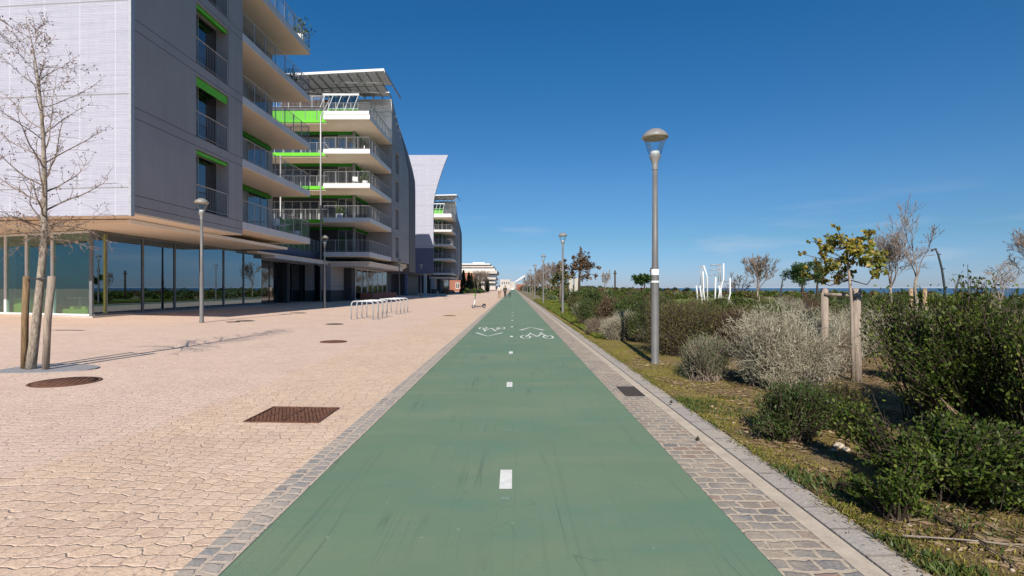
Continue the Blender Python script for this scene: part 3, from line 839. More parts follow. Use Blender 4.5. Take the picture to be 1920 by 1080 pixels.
# ------------------------------------------------------------------ building B: terraced balconies, pergola roof
def make_B():
    B = thing('apartment_building', 'stepped apartment block with white balconies, lime green panels and a slatted roof pergola', 'building', (-16, 54, .2), 0, 'apartment blocks along the promenade')
    XE, ZT = -12.6, 21.0
    # core behind the glass
    MB().box(-24, -15.32, 47.72, 63.9, 3.9, 16.3).box(-24, -16.2, 52.06, 63.9, 16.3, ZT - .1).build('inner_block', M['dark_wall'], B)
    # east wall with one column of deep windows, then the leaning mesh end
    w = MB()
    w.box(-15.3, XE, 52.0, 53.5, 4.3, 16.4); w.box(-15.3, XE, 55.1, 56.4, 4.3, 16.4)
    zz = [4.3]
    for k in range(4): zz += [4.75 + FH * k, 4.75 + FH * k + 2.2]
    zz.append(16.4)
    for k in range(0, len(zz), 2): w.box(-15.3, XE, 53.5, 55.1, zz[k], zz[k + 1])
    for k in range(4): w.box(-15.3, XE - .5, 53.5, 55.1, zz[1 + 2 * k], zz[2 + 2 * k])
    w.build('wall', M['grey_wall'], B)
    for k in range(4):
        window_yz(B, XE - .497, 53.5, 55.1, zz[1 + 2 * k], zz[2 + 2 * k], (.5,), fm='dark_metal')
    def edge_x(y, z):
        s = min(1, max(0, (y - 52) / 12.0)); tt = max(0.0, (z - 14.6) / (ZT - 14.6))
        return XE - s * 1.75 * tt ** 1.35
    def top_z(y):
        return ZT - .1 * max(0, y - 52) / 12
    up = MB(); nz = 12
    def grid(mb, y0, y1, z0, dx, ny):
        b0 = len(mb.v)
        for j in range(ny + 1):
            y = y0 + (y1 - y0) * j / ny
            for k in range(nz + 1):
                z = z0 + (top_z(y) - z0) * k / nz
                mb.v.append((edge_x(y, z) + dx, y, z))
        for j in range(ny):
            for k in range(nz):
                a = b0 + j * (nz + 1) + k
                mb.f.append((a, a + nz + 1, a + nz + 2, a + 1)); mb.smooth.append(True)
        # end caps back to the core
        for y, fl in ((y0, 0), (y1, 1)):
            for k in range(nz):
                za = z0 + (top_z(y) - z0) * k / nz; zb = z0 + (top_z(y) - z0) * (k + 1) / nz
                q = [(-16.2, y, za), (edge_x(y, za) + dx, y, za), (edge_x(y, zb) + dx, y, zb), (-16.2, y, zb)]
                mb.face(q if not fl else q[::-1])
        mb.face([(-16.2, y0, top_z(y0)), (edge_x(y0, top_z(y0)) + dx, y0, top_z(y0)), (edge_x(y1, top_z(y1)) + dx, y1, top_z(y1)), (-16.2, y1, top_z(y1))])
    grid(up, 52.0, 56.4, 16.402, 0, 4)
    up.build('upper_wall', M['grey_wall'], B)
    mid = MB(); grid(mid, 56.402, 60.4, 4.3, 0, 4); mid.build('wall', M['grey_wall'], B)
    me = MB(); grid(me, 60.402, 64.0, 3.4, .06, 4); me.build('mesh_screen', M['dusky'], B)
    for k in range(4):
        y = 53.2 + k * 1.25
        MB().box(edge_x(y, 19.6 - k * .35), edge_x(y, 19.6) + .26, y, y + .16, 19.6 - k * .35, 19.75 - k * .35).build('bracket', M['white_steel'], B)
    # white penthouse wall
    MB().box(-16.15, XE - .01, 51.86, 51.99, 16.36, ZT - .02).build('penthouse_wall', M['white_wall'], B)
    # balcony slabs
    for k in range(5):
        z = S0 - .05 + FH * k
        x0 = -16.75
        MB().box(x0, XE - .05, 44.05, 51.84, z + .04, z + .42).build('balcony_slab', M['fascia_white'] if k else M['fascia'], B)
        MB().box(x0 + .03, XE - .08, 44.08, 51.83, z, z + .04).build('soffit', M['soffit'], B)
        mb = MB()
        railing((XE - .12, 44.12), (XE - .12, 51.8), z + .42, B, mb=mb, build=False, r=.007)
        railing((x0 + .05, 44.12), (XE - .12, 44.12), z + .42, B, mb=mb, r=.007)
        if k < 4:
            h = z + .42
            for a, b in ((-16.7, -15.95), (-15.95, -15.2)):
                window_xz(B, 47.70, a, b, h + .02, h + 2.34)
            for a, b in ((47.75, 49.1), (49.1, 50.5), (50.5, 51.9)):
                window_yz(B, -15.31, a, b, h + .02, h + 2.34, ())
            MB().box(-22.0, -15.05, 47.5, 47.62, h + 2.36, h + 2.58).box(-15.17, -15.05, 47.62, 51.8, h + 2.36, h + 2.58).build('green_band', M['dark_green'], B)
            MB().tube([(-15.1, 47.4, h), (-15.1, 47.4, h + 2.58)], .13, 10).build('column', M['frame'], B)
    # top terrace: white upstand and corner parapet
    MB().box(-16.7, -12.72, 44.02, 44.06, 16.72, 17.02).build('parapet', M['fascia_white'], B)
    # recessed walkways to the left with lime fascias
    for k in range(1, 5):
        z = S0 - .05 + FH * k
        MB().box(-24, -16.76, 45.3, 47.7, z + .02, z + .30).build('walkway_slab', M['soffit'], B)
        MB().box(-24, -16.78, 45.2, 45.3, z + .12, z + (.42 if k < 4 else .36)).build('green_fascia', M['green'], B)
        railing((-24, 45.34), (-16.8, 45.34), z + .3, B, r=.006)
        if k < 4:
            for a in (-23.6, -21.9, -20.2, -18.5):
                window_xz(B, 47.70, a, a + 1.66, z + .34, z + 2.5, (.5,))
    MB().box(-24, -16.9, 45.36, 45.42, 16.62, 17.50).build('green_panel', M['green'], B)
    MB().box(-24, -17.4, 46.0, 51.8, 17.78, 18.05).build('walkway_slab', M['dark_wall'], B)
    railing((-24, 46.05), (-17.45, 46.05), 18.05, B, 'white_steel', r=.008)
    MB().box(-24, -16.2, 51.7, 51.85, 18.05, ZT - .1).build('penthouse_wall', M['terracotta'], B)
    # slanted conservatory in front of a lime wall
    MB().box(-17.9, -15.0, 48.4, 48.5, 16.8, 18.75).build('green_panel', M['green'], B)
    window_xz(B, 48.42, -17.9, -15.0, 18.76, 20.2, (.25, .5, .75))
    cg = MB()
    for k in range(5):
        xx = -18.0 + k * .78
        cg.bar((xx, 45.4, 16.75), (xx + .30, 47.0, 19.55), .032); cg.bar((xx + .30, 47.0, 19.55), (xx + .30, 48.4, 19.9), .032)
    cg.box(-17.9, -14.5, 46.95, 47.05, 19.52, 19.68)
    cg.build('conservatory_frame', M['white_steel'], B)
    cp = MB()
    for k in range(4):
        xx = -18.0 + k * .78
        cp.face([(xx + .06, 45.4, 16.8), (xx + .72, 45.4, 16.8), (xx + 1.02, 47.0, 19.5), (xx + .36, 47.0, 19.5)])
    cp.build('conservatory_glass', M['clear_glass'], B)
    # roof pergola
    def yf(x): return 45.5 + (-11.75 - x) * .11                  # the front edge runs back toward the left
    dk = MB()
    for k in range(31):
        o = k * .22
        if o > 6.35: break
        xl = -24 if 45.6 + o < 52 - 2.0 else -24
        a, b = yf(-24) + o, yf(-11.8) + o
        if b > 51.9: break
        a2, b2 = min(a, 51.8), b
        dk.prism([(-24, a2), (-12.75 if b > 49 else -11.85, b2), (-12.75 if b > 49 else -11.85, b2 + .15), (-24, a2 + .15)], ZT + .27, ZT + .31)
    dk.build('pergola_slats', M['deck_grey'], B)
    MB().prism([(-24, yf(-24) - .1), (-11.75, yf(-11.75) - .1), (-11.75, yf(-11.75) - .02), (-24, yf(-24) - .02)], ZT + .14, ZT + .36).build('pergola_edge', M['white_steel'], B)
    for k in range(14):
        xx = -23.6 + k * .91
        MB().box(xx, xx + .07, yf(xx), 52.0, ZT + .04, ZT + .265).build('pergola_beam', M['rail'], B)
    sl = MB()
    for yy in (47.6, 50.0): sl.box(-17.0, -12.4, yy, yy + .10, ZT - .06, ZT + .035)
    for k in range(4): sl.box(-24, -17.1, 49.9 + k * .42, 50.0 + k * .42, ZT - .06, ZT + .035)
    sl.build('pergola_batten', M['white_steel'], B)
    # ground floor
    MB().box(-24, -15.6, 48.2, 63.8, .0, 3.85).build('ground_wall', M['dark_wall'], B)
    MB().box(-24, -12.9, 56.2, 64.0, 3.86, 4.28).build('soffit', M['soffit'], B)
    MB().box(-17.2, -16.3, 44.6, 48.1, .1, 3.80).build('pier', M['grey_wall'], B)
    for k in range(6):
        a = 49.2 + k * 2.05
        window_yz(B, -15.59, a, a + 2.05, .26, 3.40, (), fm='white_steel', ft=.10)
    MB().box(-15.3, -14.1, 50, 60.5, .12, .95).build('terrace_counter', M['terracotta'], B)
    MB().box(-17.4, -12.7, 44.3, 58.5, 3.66, 3.80).build('canopy', M['soffit'], B)
    MB().box(-17.4, -12.9, 44.6, 58.2, 3.40, 3.655).build('canopy_beam', M['fascia'], B)
    MB().tube([(-16.95, 44.0, .2), (-16.95, 44.0, 16.5), (-16.6, 45.3, 18.6)], [.075, .075, .05], 8).build('post', M['rail'], B)
    MB().tube([(-21.0, 45.1, .2), (-21.0, 45.1, 13.4)], .07, 8).build('post', M['rail'], B)
    # things left on the balconies
    return B
B = make_B()
D = copy_tree(B)
D.location = B.location + Vector((-.35, 61, 0))
D['label'] = 'farthest of the grey promenade apartment blocks, just before the dark cypresses'
lg = MB()
lg.box(-.8, .5, -.3, .3, .18, .34); lg.face([(-.8, -.3, .34), (-.8, .3, .34), (-1.15, .3, .85), (-1.15, -.3, .85)])
lg.box(-.75, -.68, -.28, -.22, 0, .18); lg.box(-.75, -.68, .22, .28, 0, .18); lg.box(.38, .45, -.28, -.22, 0, .18); lg.box(.38, .45, .22, .28, 0, .18)
o = lg.build('sun_lounger', M['fascia_white'])
o.location = (-15.9, 45.4, S0 - .05 + FH * 3 + .42)
tag(o, 'white sun lounger standing on a balcony of the stepped apartment block', 'lounger')
tb = MB().lathe([(.03, 0), (.25, .01), (.03, .05), (.03, .68), (.45, .70), (.45, .73), (0, .74)], n=14).build('balcony_table', M['fascia_white'])
tb.location = (-14.2, 27.6 + 3.2, S0 + ST)
tag(tb, 'round white table on the lowest balcony of the nearest grey block', 'table')
# ------------------------------------------------------------------ building C: white flared end
Cb = thing('apartment_building', 'apartment block whose white mesh end wall flares outward at the top, third along the promenade', 'building', (-18, 84, .2), 0, 'apartment blocks along the promenade')
prof = [(812.5, 465), (812.5, 420), (812.5, 388), (814, 372), (817, 358), (821, 344), (828, 322), (834, 305), (840, 291)]
P = [at(px, py, 79.0) for px, py in prof]
nw = MB()
for a, b in zip(P, P[1:]):
    i = len(nw.v)
    nw.v += [(-34, 79, a.z), (a.x, 79, a.z), (b.x, 79, b.z), (-34, 79, b.z), (-34, 79.4, a.z), (a.x, 79.4, a.z), (b.x, 79.4, b.z), (-34, 79.4, b.z)]
    for q in ((0, 1, 2, 3), (7, 6, 5, 4), (1, 5, 6, 2)): nw.f.append(tuple(i + k for k in q)); nw.smooth.append(False)
nw.box(-34, P[-1].x, 79.002, 79.398, P[-1].z, P[-1].z + .04)
nw.build('mesh_screen', M['screen'], Cb)
xb = P[0].x
MB().box(-34, xb - .02, 79.01, 79.4, 3.75, P[0].z).build('end_wall', M['blue_grey'], Cb)
bd = MB()
for a, b in zip(P, P[1:]):
    i = len(bd.v)
    bd.v += [(a.x - .03, 79.4, a.z), (b.x - .03, 79.4, b.z), (-15.4, 92, b.z), (-15.4, 92, a.z)]
    bd.f.append((i, i + 3, i + 2, i + 1)); bd.smooth.append(True)
bd.face([(xb - .03, 79.4, 3.75), (-15.4, 92, 3.75), (-15.4, 92, P[0].z), (xb - .03, 79.4, P[0].z)])
bd.face([(-34, 79.4, P[-1].z - .1), (P[-1].x, 79.4, P[-1].z - .1), (-15.4, 92, P[-1].z - .1), (-34, 92, P[-1].z - .1)])
bd.face([(-34, 79.4, 3.75), (-34, 92, 3.75), (-15.4, 92, 3.75), (xb, 79.4, 3.75)])
bd.face([(-34, 92, 3.75), (-34, 92, P[-1].z - .1), (-15.4, 92, P[-1].z - .1), (-15.4, 92, 3.75)])
bd.build('wall', M['grey_wall'], Cb)
MB().box(-34, -17.5, 81.5, 92, .0, 3.74).build('ground_wall', M['dark_metal'], Cb)
for k in range(5):
    MB().box(-14.2 - k * 3.0, -13.8 - k * 3.0, 79.2, 79.6, .1, 3.74).build('column', M['blue_grey'] if k % 2 else M['frame'], Cb)
# ------------------------------------------------------------------ distant buildings
E = thing('office_building', 'distant white terraced office block with dark ribbon windows beyond the red building', 'building', (-18, 235, 0))
def ez(py): return at(0, py, 230).z
def ex(px): return at(px, 0, 230).x
for (xr, yt, yb_, nm, mt) in ((932, 507, 513, 'terrace', 'cream'), (931, 513, 520, 'window', 'far_glass'), (930, 520, 524, 'terrace', 'cream'), (930, 524, 528, 'window', 'far_glass'), (929, 528, 531, 'terrace', 'cream'), (929, 531, 536, 'window', 'far_glass'), (929, 536, 543, 'terrace', 'cream'),
                         (925, 498.5, 501.5, 'terrace', 'cream'), (926, 501.5, 503.5, 'window', 'far_glass'), (928, 503.5, 507, 'terrace', 'white_wall'), (919, 494, 496.3, 'terrace', 'white_wall'), (919, 496.3, 498.5, 'window', 'far_glass')):
    inset = .8 if nm == 'window' else 0
    MB().box(-46, ex(xr) - inset, 230 + inset, 262, ez(yb_), ez(yt)).build(nm, M[mt], E)
MB().box(ex(885), ex(908), 234, 250, ez(494), ez(491)).build('roof', M['white_wall'], E)
F = thing('brick_building', 'low terracotta red building beside the cypresses, in front of the white office block', 'building', (-20, 178, 0))
MB().box(-40, at(888, 0, 170).x, 170, 190, 0, at(0, 511, 170).z).build('wall', M['terracotta'], F)
MB().box(-40, at(888.5, 0, 170).x, 169.9, 190.1, at(0, 511, 170).z, at(0, 511, 170).z + .25).build('roof', M['soffit'], F)
for k in range(6):
    x = at(880, 0, 170).x - k * 3.4
    window_xz(F, 169.99, x - 1.2, x, 1.2, 3.2, (.5,), fm='fascia_white', ft=.12)
W = thing('white_building', 'far small white building at the end of the green path', 'building', (-5, 410, 0))
MB().box(at(938, 0, 400).x, at(957, 0, 400).x, 400, 420, 0, at(0, 524, 400).z).build('wall', M['cream'], W)
MB().box(at(957, 0, 400).x, at(966, 0, 400).x, 402, 420, 0, at(0, 528, 400).z).build('annex', M['cream'], W)
for k in range(4):
    x = at(941 + k * 4, 0, 400).x
    window_xz(W, 399.99, x, x + .9, 4.4, 6.4, (.5,), fm='frame', ft=.1)
T = thing('sail_roof', 'far white sail roof sloping up above the end of the path', 'roof structure', (5, 430, 0))
a, b = at(962, 530, 425), at(985, 514.5, 425)
MB().face([(a.x, 425, a.z), (b.x, 425, b.z), (b.x, 450, b.z), (a.x, 450, a.z)]).face([(a.x, 425, a.z - .7), (a.x, 450, a.z - .7), (b.x, 450, b.z - 2.2), (b.x, 425, b.z - 2.2)]).face([(a.x, 425, a.z - .7), (b.x, 425, b.z - 2.2), (b.x, 425, b.z), (a.x, 425, a.z)]).build('membrane', M['white_steel'], T)
for xx, zt in ((a.x + .5, a.z - .8), (b.x - .5, b.z - 2.2)):
    MB().tube([(xx, 437, 0), (xx, 437, zt)], .35, 8).build('mast', M['white_steel'], T)
Pk = thing('pink_building', 'far low pinkish building just right of the path end', 'building', (12, 352, 0))
MB().box(at(968, 0, 350).x, at(986, 0, 350).x, 350, 365, 0, at(0, 533, 350).z).build('wall', M['terracotta'], Pk)
MB().box(at(967.5, 0, 350).x, at(986.5, 0, 350).x, 349.8, 365.2, at(0, 533, 350).z, at(0, 532, 350).z).build('roof', M['cream'], Pk)

# things kept on the balconies
def pot_plant(loc, s, lab, seed):
    t = thing('potted_plant', lab, 'plant', loc)
    MB().lathe([(0, 0), (.13 * s, 0), (.18 * s, .30 * s), (.15 * s, .30 * s), (0, .27 * s)], n=12).build('pot', M['fascia_white'], t, True)
    g = np.random.default_rng(seed)
    c = g.normal(0, .16 * s, (170, 3)); c[:, 2] = np.abs(c[:, 2]) * 1.6 + .3 * s
    o = link(bpy.data.objects.new('leaves', quads_mesh('leaves', leaf_quads(g, c, unit(c), .14 * s, .06 * s, .6), M['mid_leaf']))); o.parent = t
for loc, s_, lab in (((-13.6, 31.3, S0 + ST), 1.3, 'potted plant at the corner of the lowest balcony of the nearest block'), ((-13.5, 30.4, S0 + ST + 3 * FH), 1.2, 'potted plant on the fourth balcony of the nearest block'),
                     ((-13.4, 45.2, S0 - .05 + .42 + FH * 2), 1.5, 'potted plant on a middle balcony of the stepped block'), ((-15.6, 45.0, S0 - .05 + .42 + FH), 1.6, 'potted plant on the second balcony of the stepped block'),
                     ((-13.3, 31.2, S0 + ST + 4 * FH), 1.6, 'tall potted plant at the corner of the roof terrace of the nearest block')):
    pot_plant(loc, s_, lab, int(s_ * 100) + len(lab))
def chair(loc, rz, lab):
    t = thing('balcony_chair', lab, 'chair', loc, rz)
    MB().box(-.24, .24, -.24, .24, .42, .46).build('seat', M['fascia_white'], t, True)
    MB().box(-.24, .24, .22, .26, .46, .90).build('backrest', M['fascia_white'], t, True)
    for x in (-.21, .21):
        for y in (-.21, .21): MB().bar((x, y, 0), (x, y, .42), .018).build('leg', M['steel'], t, True)
chair((-13.7, 29.3, S0 + ST), 1.2, 'white chair on the lowest balcony of the nearest block')
chair((-14.3, 45.3, S0 - .05 + .42 + FH * 2), .4, 'white chair on a middle balcony of the stepped block')
chair((-13.6, 46.4, S0 - .05 + .42 + FH * 3), 2.0, 'white chair near the lounger on the balcony of the stepped block')
# ------------------------------------------------------------------ street lamps
def make_lamp(h=4.38, sticker=False):
    L_ = thing('street_lamp', '', 'street lamp', group='dome topped street lamps')
    hp = h - .66
    MB().lathe([(.0, 0), (.085, 0), (.085, .03), (.072, .06), (.070, 1.6), (.058, 1.9), (.045, hp), (0, hp)], n=16).build('pole', M['pole'], L_, True)
    MB().lathe([(.052, hp - .10), (.056, hp), (.056, hp + .02), (.105, hp + .14), (.108, hp + .16), (0, hp + .16)], n=20).build('collar', M['dome'], L_, True)
    MB().lathe([(0, hp + .165), (.078, hp + .165), (.085, hp + .20), (.075, hp + .24), (0, hp + .245)], n=16).build('lamp_bulb', M['bulb'], L_, True)
    MB().lathe([(.100, hp + .162), (.125, hp + .20), (.205, hp + .47)], n=24).build('glass_bowl', M['clear_glass'], L_, True)
    cap = MB()
    cap.lathe([(.235, hp + .485), (.243, hp + .50), (.225, hp + .545), (.17, hp + .60), (.10, hp + .645), (0, hp + .66)], n=24)
    c = cap.build('dome_cap', M['dome'], L_, True)
    MB().lathe([(.243, hp + .50), (.235, hp + .483), (.205, hp + .475), (.12, hp + .52), (0, hp + .53)], n=24).build('reflector', M['dome_in'], c, True)
    if sticker:
        MB().lathe([(.0735, 1.66), (.0735, 1.76), (.069, 1.77)], n=16).build('sticker', M['sticker'], L_, True)
        MB().lathe([(.078, 1.52), (.078, 1.555)], n=16).build('sticker', M['sticker'], L_, True)
    return L_
lampA = make_lamp(4.38, True)
p0 = gr(1228, 686)
lampA.location = (p0.x, p0.y, .03); lampA['label'] = 'tall grey dome street lamp with white stickers on its pole, nearest on the shrub side'
lampB = make_lamp(4.40)
lampB.location = (p0.x + .02, p0.y + 17.7, .03)
ordn = ['second', 'third', 'fourth', 'fifth', 'sixth', 'seventh', 'eighth', 'ninth', 'tenth']
lampB['label'] = 'second dome street lamp along the shrub side of the path'
for k in range(2, 9):
    c = copy_tree(lampB); c.location = (p0.x + .02, p0.y + 17.7 * k, .03)
    c['label'] = ordn[k - 1] + ' dome street lamp along the shrub side of the path'
for px, yb, hs, lab in ((377, 605, 1.06, 'sunlit dome street lamp standing before the glazed shop front'), (608, 578, 1.06, 'shaded dome street lamp before the link between the nearest two blocks'),
                        (748.5, 562, 1.0, 'thin dark dome street lamp before the dusky mesh end of the stepped block'), (789, 559, 1.0, 'pale sunlit dome street lamp before the white flared block')):
    c = copy_tree(lampB); q = gp(px, yb); c.location = q; c.scale = (1, 1, hs); c['label'] = lab

# ------------------------------------------------------------------ bicycle stands
def make_stand():
    s = thing('bicycle_stand', '', 'bicycle stand', group='steel hoop bicycle stands')
    pts = [(-.47, 0, 0), (-.47, 0, .66)] + [(-.33 - .14 * math.cos(a), 0, .66 + .14 * math.sin(a)) for a in [math.pi * k / 12 for k in range(1, 6)]] + [(-.33, 0, .80), (.33, 0, .80)] + \
          [(.33 + .14 * math.sin(a), 0, .66 + .14 * math.cos(a)) for a in [math.pi * k / 12 for k in range(1, 6)]] + [(.47, 0, .66), (.47, 0, 0)]
    MB().tube(pts, .028, 10).build('hoop', M['steel'], s, True)
    for x in (-.47, .47):
        MB().lathe([(0, .012), (.07, .012), (.07, 0)], x, 0, 12).build('base_plate', M['steel'], s, True)
    return s
st0 = make_stand()
k = 0
for ys_, nm in (((21.5, 22.25, 23.0, 23.75), 'nearer row'), ((25.8, 26.7, 27.6, 28.5), 'farther row')):
    for j, y in enumerate(ys_):
        c = st0 if k == 0 else copy_tree(st0)
        c.location = (-6.5, y, plaza_z(-6.5)); c.rotation_euler = (0, SLOPE, 0)
        c['label'] = '%s steel hoop bicycle stand from the viewer in the %s of four' % (['first', 'second', 'third', 'fourth'][j], nm); k += 1

# ------------------------------------------------------------------ covers and grates
def round_cover(px, py, r, lab, mat='rust'):
    q = gp(px, py)
    t = thing('manhole_cover', lab, 'manhole cover', (q.x, q.y, q.z + .004), 0, 'iron covers in the paving')
    t.rotation_euler = (0, SLOPE, 0)
    MB().lathe([(r, -.02), (r, .004), (r * .9, .004), (r * .9, -.02)], n=32).build('rim', M[mat], t, True)
    mb = MB().lathe([(r * .89, -.02), (r * .89, .006), (0, .006)], n=32)
    for i in range(-4, 5):
        for j in range(-4, 5):
            x, y = i * r * .19 + (r * .095 if j % 2 else 0), j * r * .19
            if math.hypot(x, y) < r * .8: mb.box(x - r * .06, x + r * .06, y - r * .035, y + r * .035, .006, .011)
    mb.build('lid', M[mat], t, True)
round_cover(121, 717, .42, 'large round rusty manhole cover beside the staked street tree')
round_cover(625, 641, .34, 'dark round manhole cover in the sunlit paving nearer than the bicycle stands')
round_cover(627, 608, .33, 'small dark round cover just before the bicycle stands', 'cast_iron')
round_cover(843, 592, .33, 'round cover in the paving nearer than the parked scooter')
round_cover(559, 587, .40, 'dark round cover at the edge of the building shade before the link', 'cast_iron')
round_cover(459, 602, .34, 'round cover near the sunlit lamp before the shop front', 'cast_iron')
round_cover(436, 604, .25, 'smallest round cover near the sunlit lamp before the shop front', 'cast_iron')
round_cover(836, 560.5, .4, 'far round cover in the paving before the white flared block', 'cast_iron')
round_cover(858, 557.5, .4, 'farthest round cover in the paving before the cypresses', 'cast_iron')
q = gp(125, 620)
t = thing('drain_cover', 'small dark rectangular cover in the paving behind the street tree', 'drain cover', (q.x, q.y, q.z + .003)); t.rotation_euler = (0, SLOPE, .1)
MB().box(-.42, .42, -.13, .13, -.02, .004).build('frame', M['plinth'], t, True); MB().box(-.38, .38, -.10, .10, -.01, .008).build('lid', M['cast_iron'], t, True)
rx, ry = -2.48, 5.665
t = thing('drain_grate', 'large rectangular rusty iron grate in the pink paving beside the green path', 'drain grate', (rx, ry, plaza_z(rx) + .004)); t.rotation_euler = (0, SLOPE, 0)
fr = MB()
fr.box(-.40, .40, -.335, -.315, -.03, .008); fr.box(-.40, .40, .315, .335, -.03, .008); fr.box(-.40, -.38, -.315, .315, -.03, .008); fr.box(.38, .40, -.315, .315, -.03, .008); fr.box(-.006, .006, -.315, .315, -.03, .007)
fr.build('frame', M['rust'], t, True)
lid = MB().box(-.379, .379, -.314, .314, -.03, -.001)
for i in range(18):
    for j in range(13):
        if rng0.random() < .86:
            x, y = -.36 + i * .0425 + (.02 if j % 2 else 0), -.29 + j * .0475
            if abs(x) > .02 and x < .36: lid.box(x - .013, x + .013, y - .011, y + .011, -.001, .006)
lid.build('lid', M['rust'], t, True)
t = thing('drain_grate', 'small dark slotted drain grate set in the stone gutter', 'drain grate', (1.63, 7.02, .006))
fr = MB().box(-.13, .13, -.32, -.30, -.03, .006).box(-.13, .13, .30, .32, -.03, .006).box(-.13, -.112, -.30, .30, -.03, .006).box(.112, .13, -.30, .30, -.03, .006)
fr.build('frame', M['cast_iron'], t, True)
gb = MB()
for k in range(9): gb.box(-.111, .111, -.28 + k * .07 - .016, -.28 + k * .07 + .016, -.028, .005)
for k in range(3): gb.box(-.065 + k * .065 - .008, -.065 + k * .065 + .008, -.299, .299, -.028, .0035)
gb.build('bars', M['cast_iron'], t, True)
MB().box(-.129, .129, -.319, .319, -.05, -.0295).build('pit', M['dark_metal'], t, True)
for px, py, lab in ((1308, 827, 'dark pine cone lying on the gutter stones nearer the viewer'), (1258, 762, 'small dark pine cone lying on the kerb beyond the other one')):
    q = gr(px, py)
    mb = MB()
    for k in range(5):
        z = .007 + k * .008; r = (.014, .02, .019, .014, .007)[k]
        mb.lathe([(r * .5, z), (r, z + .003), (r * .5, z + .008), (0, z + .009)], n=9)
    o = mb.build('pine_cone', M['dark_twig']); o.location = (q.x, q.y, .002 if px > 1270 else .034)
    tag(o, lab, 'pine cone')

# ------------------------------------------------------------------ e-scooter
q = gp(887, 578)
s = thing('scooter', 'white and black electric kick scooter parked on the paving beside the path', 'scooter', q, math.radians(38))
# local x runs from front wheel to rear wheel
def wheel(name, x, par, r=.115):
    mb = MB()
    mb.tube([(x + r * .8 * math.cos(a), 0, r + r * .8 * math.sin(a)) for a in [2 * math.pi * k / 16 for k in range(17)]], .028, 8, False)
    o = mb.build(name, M['dark_metal'], par, True)
    MB().tube([(x, -.025, r), (x, .025, r)], r * .5, 10).build('hub', M['steel'], o, True)
wheel('wheel', 0, s); wheel('wheel', .95, s)
MB().box(.16, .82, -.085, .085, .10, .155).build('deck', M['dark_metal'], s, True, bevel=.015)
MB().tube([(.02, 0, .12), (.10, 0, .30), (.16, 0, .62)], [.035, .035, .03], 8).build('stem', M['white_steel'], s, True)
MB().tube([(.16, 0, .62), (.235, 0, 1.12)], .026, 8).tube([(.10, 0, .27), (.2, 0, .13)], .035, 6).build('stem', M['dark_metal'], s, True)
MB().tube([(.22, -.25, 1.13), (.24, 0, 1.14), (.22, .25, 1.13)], .02, 8).build('handlebar', M['dark_metal'], s, True)
MB().tube([(.78, 0, .16), (.88, 0, .265), (1.02, 0, .255), (1.08, 0, .17)], [.02, .05, .05, .03], 6).build('mudguard', M['dark_metal'], s, True)
MB().box(.09, .15, -.03, .03, .86, .98).build('display', M['green'], s, True)

# ------------------------------------------------------------------ people
def skinned(name, verts, edges, radii, mat, parent, root=0):
    me = bpy.data.meshes.new(name)
    me.from_pydata(verts, edges, [])
    o = link(bpy.data.objects.new(name, me))
    o.modifiers.new('skin', 'SKIN')
    sv = me.skin_vertices[0].data
    for k, r in enumerate(radii):
        sv[k].radius = (r, r) if not hasattr(r, '__len__') else r
    sv[root].use_root = True
    su = o.modifiers.new('sub', 'SUBSURF'); su.levels = 1; su.render_levels = 1
    bpy.context.view_layer.update()
    dg = bpy.context.evaluated_depsgraph_get()
    m2 = bpy.data.meshes.new_from_object(o.evaluated_get(dg))
    m2.materials.clear(); m2.materials.append(mat)
    for p in m2.polygons: p.use_smooth = True
    o.modifiers.clear(); o.data = m2; m2.name = name
    bpy.data.meshes.remove(me)
    o.parent = parent
    return o
M['skin'] = noisy('skin', (.42, .25, .17), (.48, .30, .21), 6, .6)
M['hair'] = noisy('dark_hair', (.03, .02, .014), (.06, .04, .028), 20, .7)
M['cream_cloth'] = noisy('cream_jacket', (.55, .50, .42), (.64, .59, .50), 9, .9, .1)
M['tan_cloth'] = noisy('tan_trousers', (.30, .19, .12), (.38, .25, .16), 9, .9, .1)
M['black_cloth'] = noisy('black_clothes', (.012, .013, .015), (.028, .028, .032), 9, .9, .1)
M['olive_cloth'] = noisy('dark_olive_jacket', (.03, .035, .02), (.055, .06, .035), 9, .9, .1)
M['shoe'] = noisy('shoe', (.10, .08, .07), (.16, .13, .11), 9, .7)
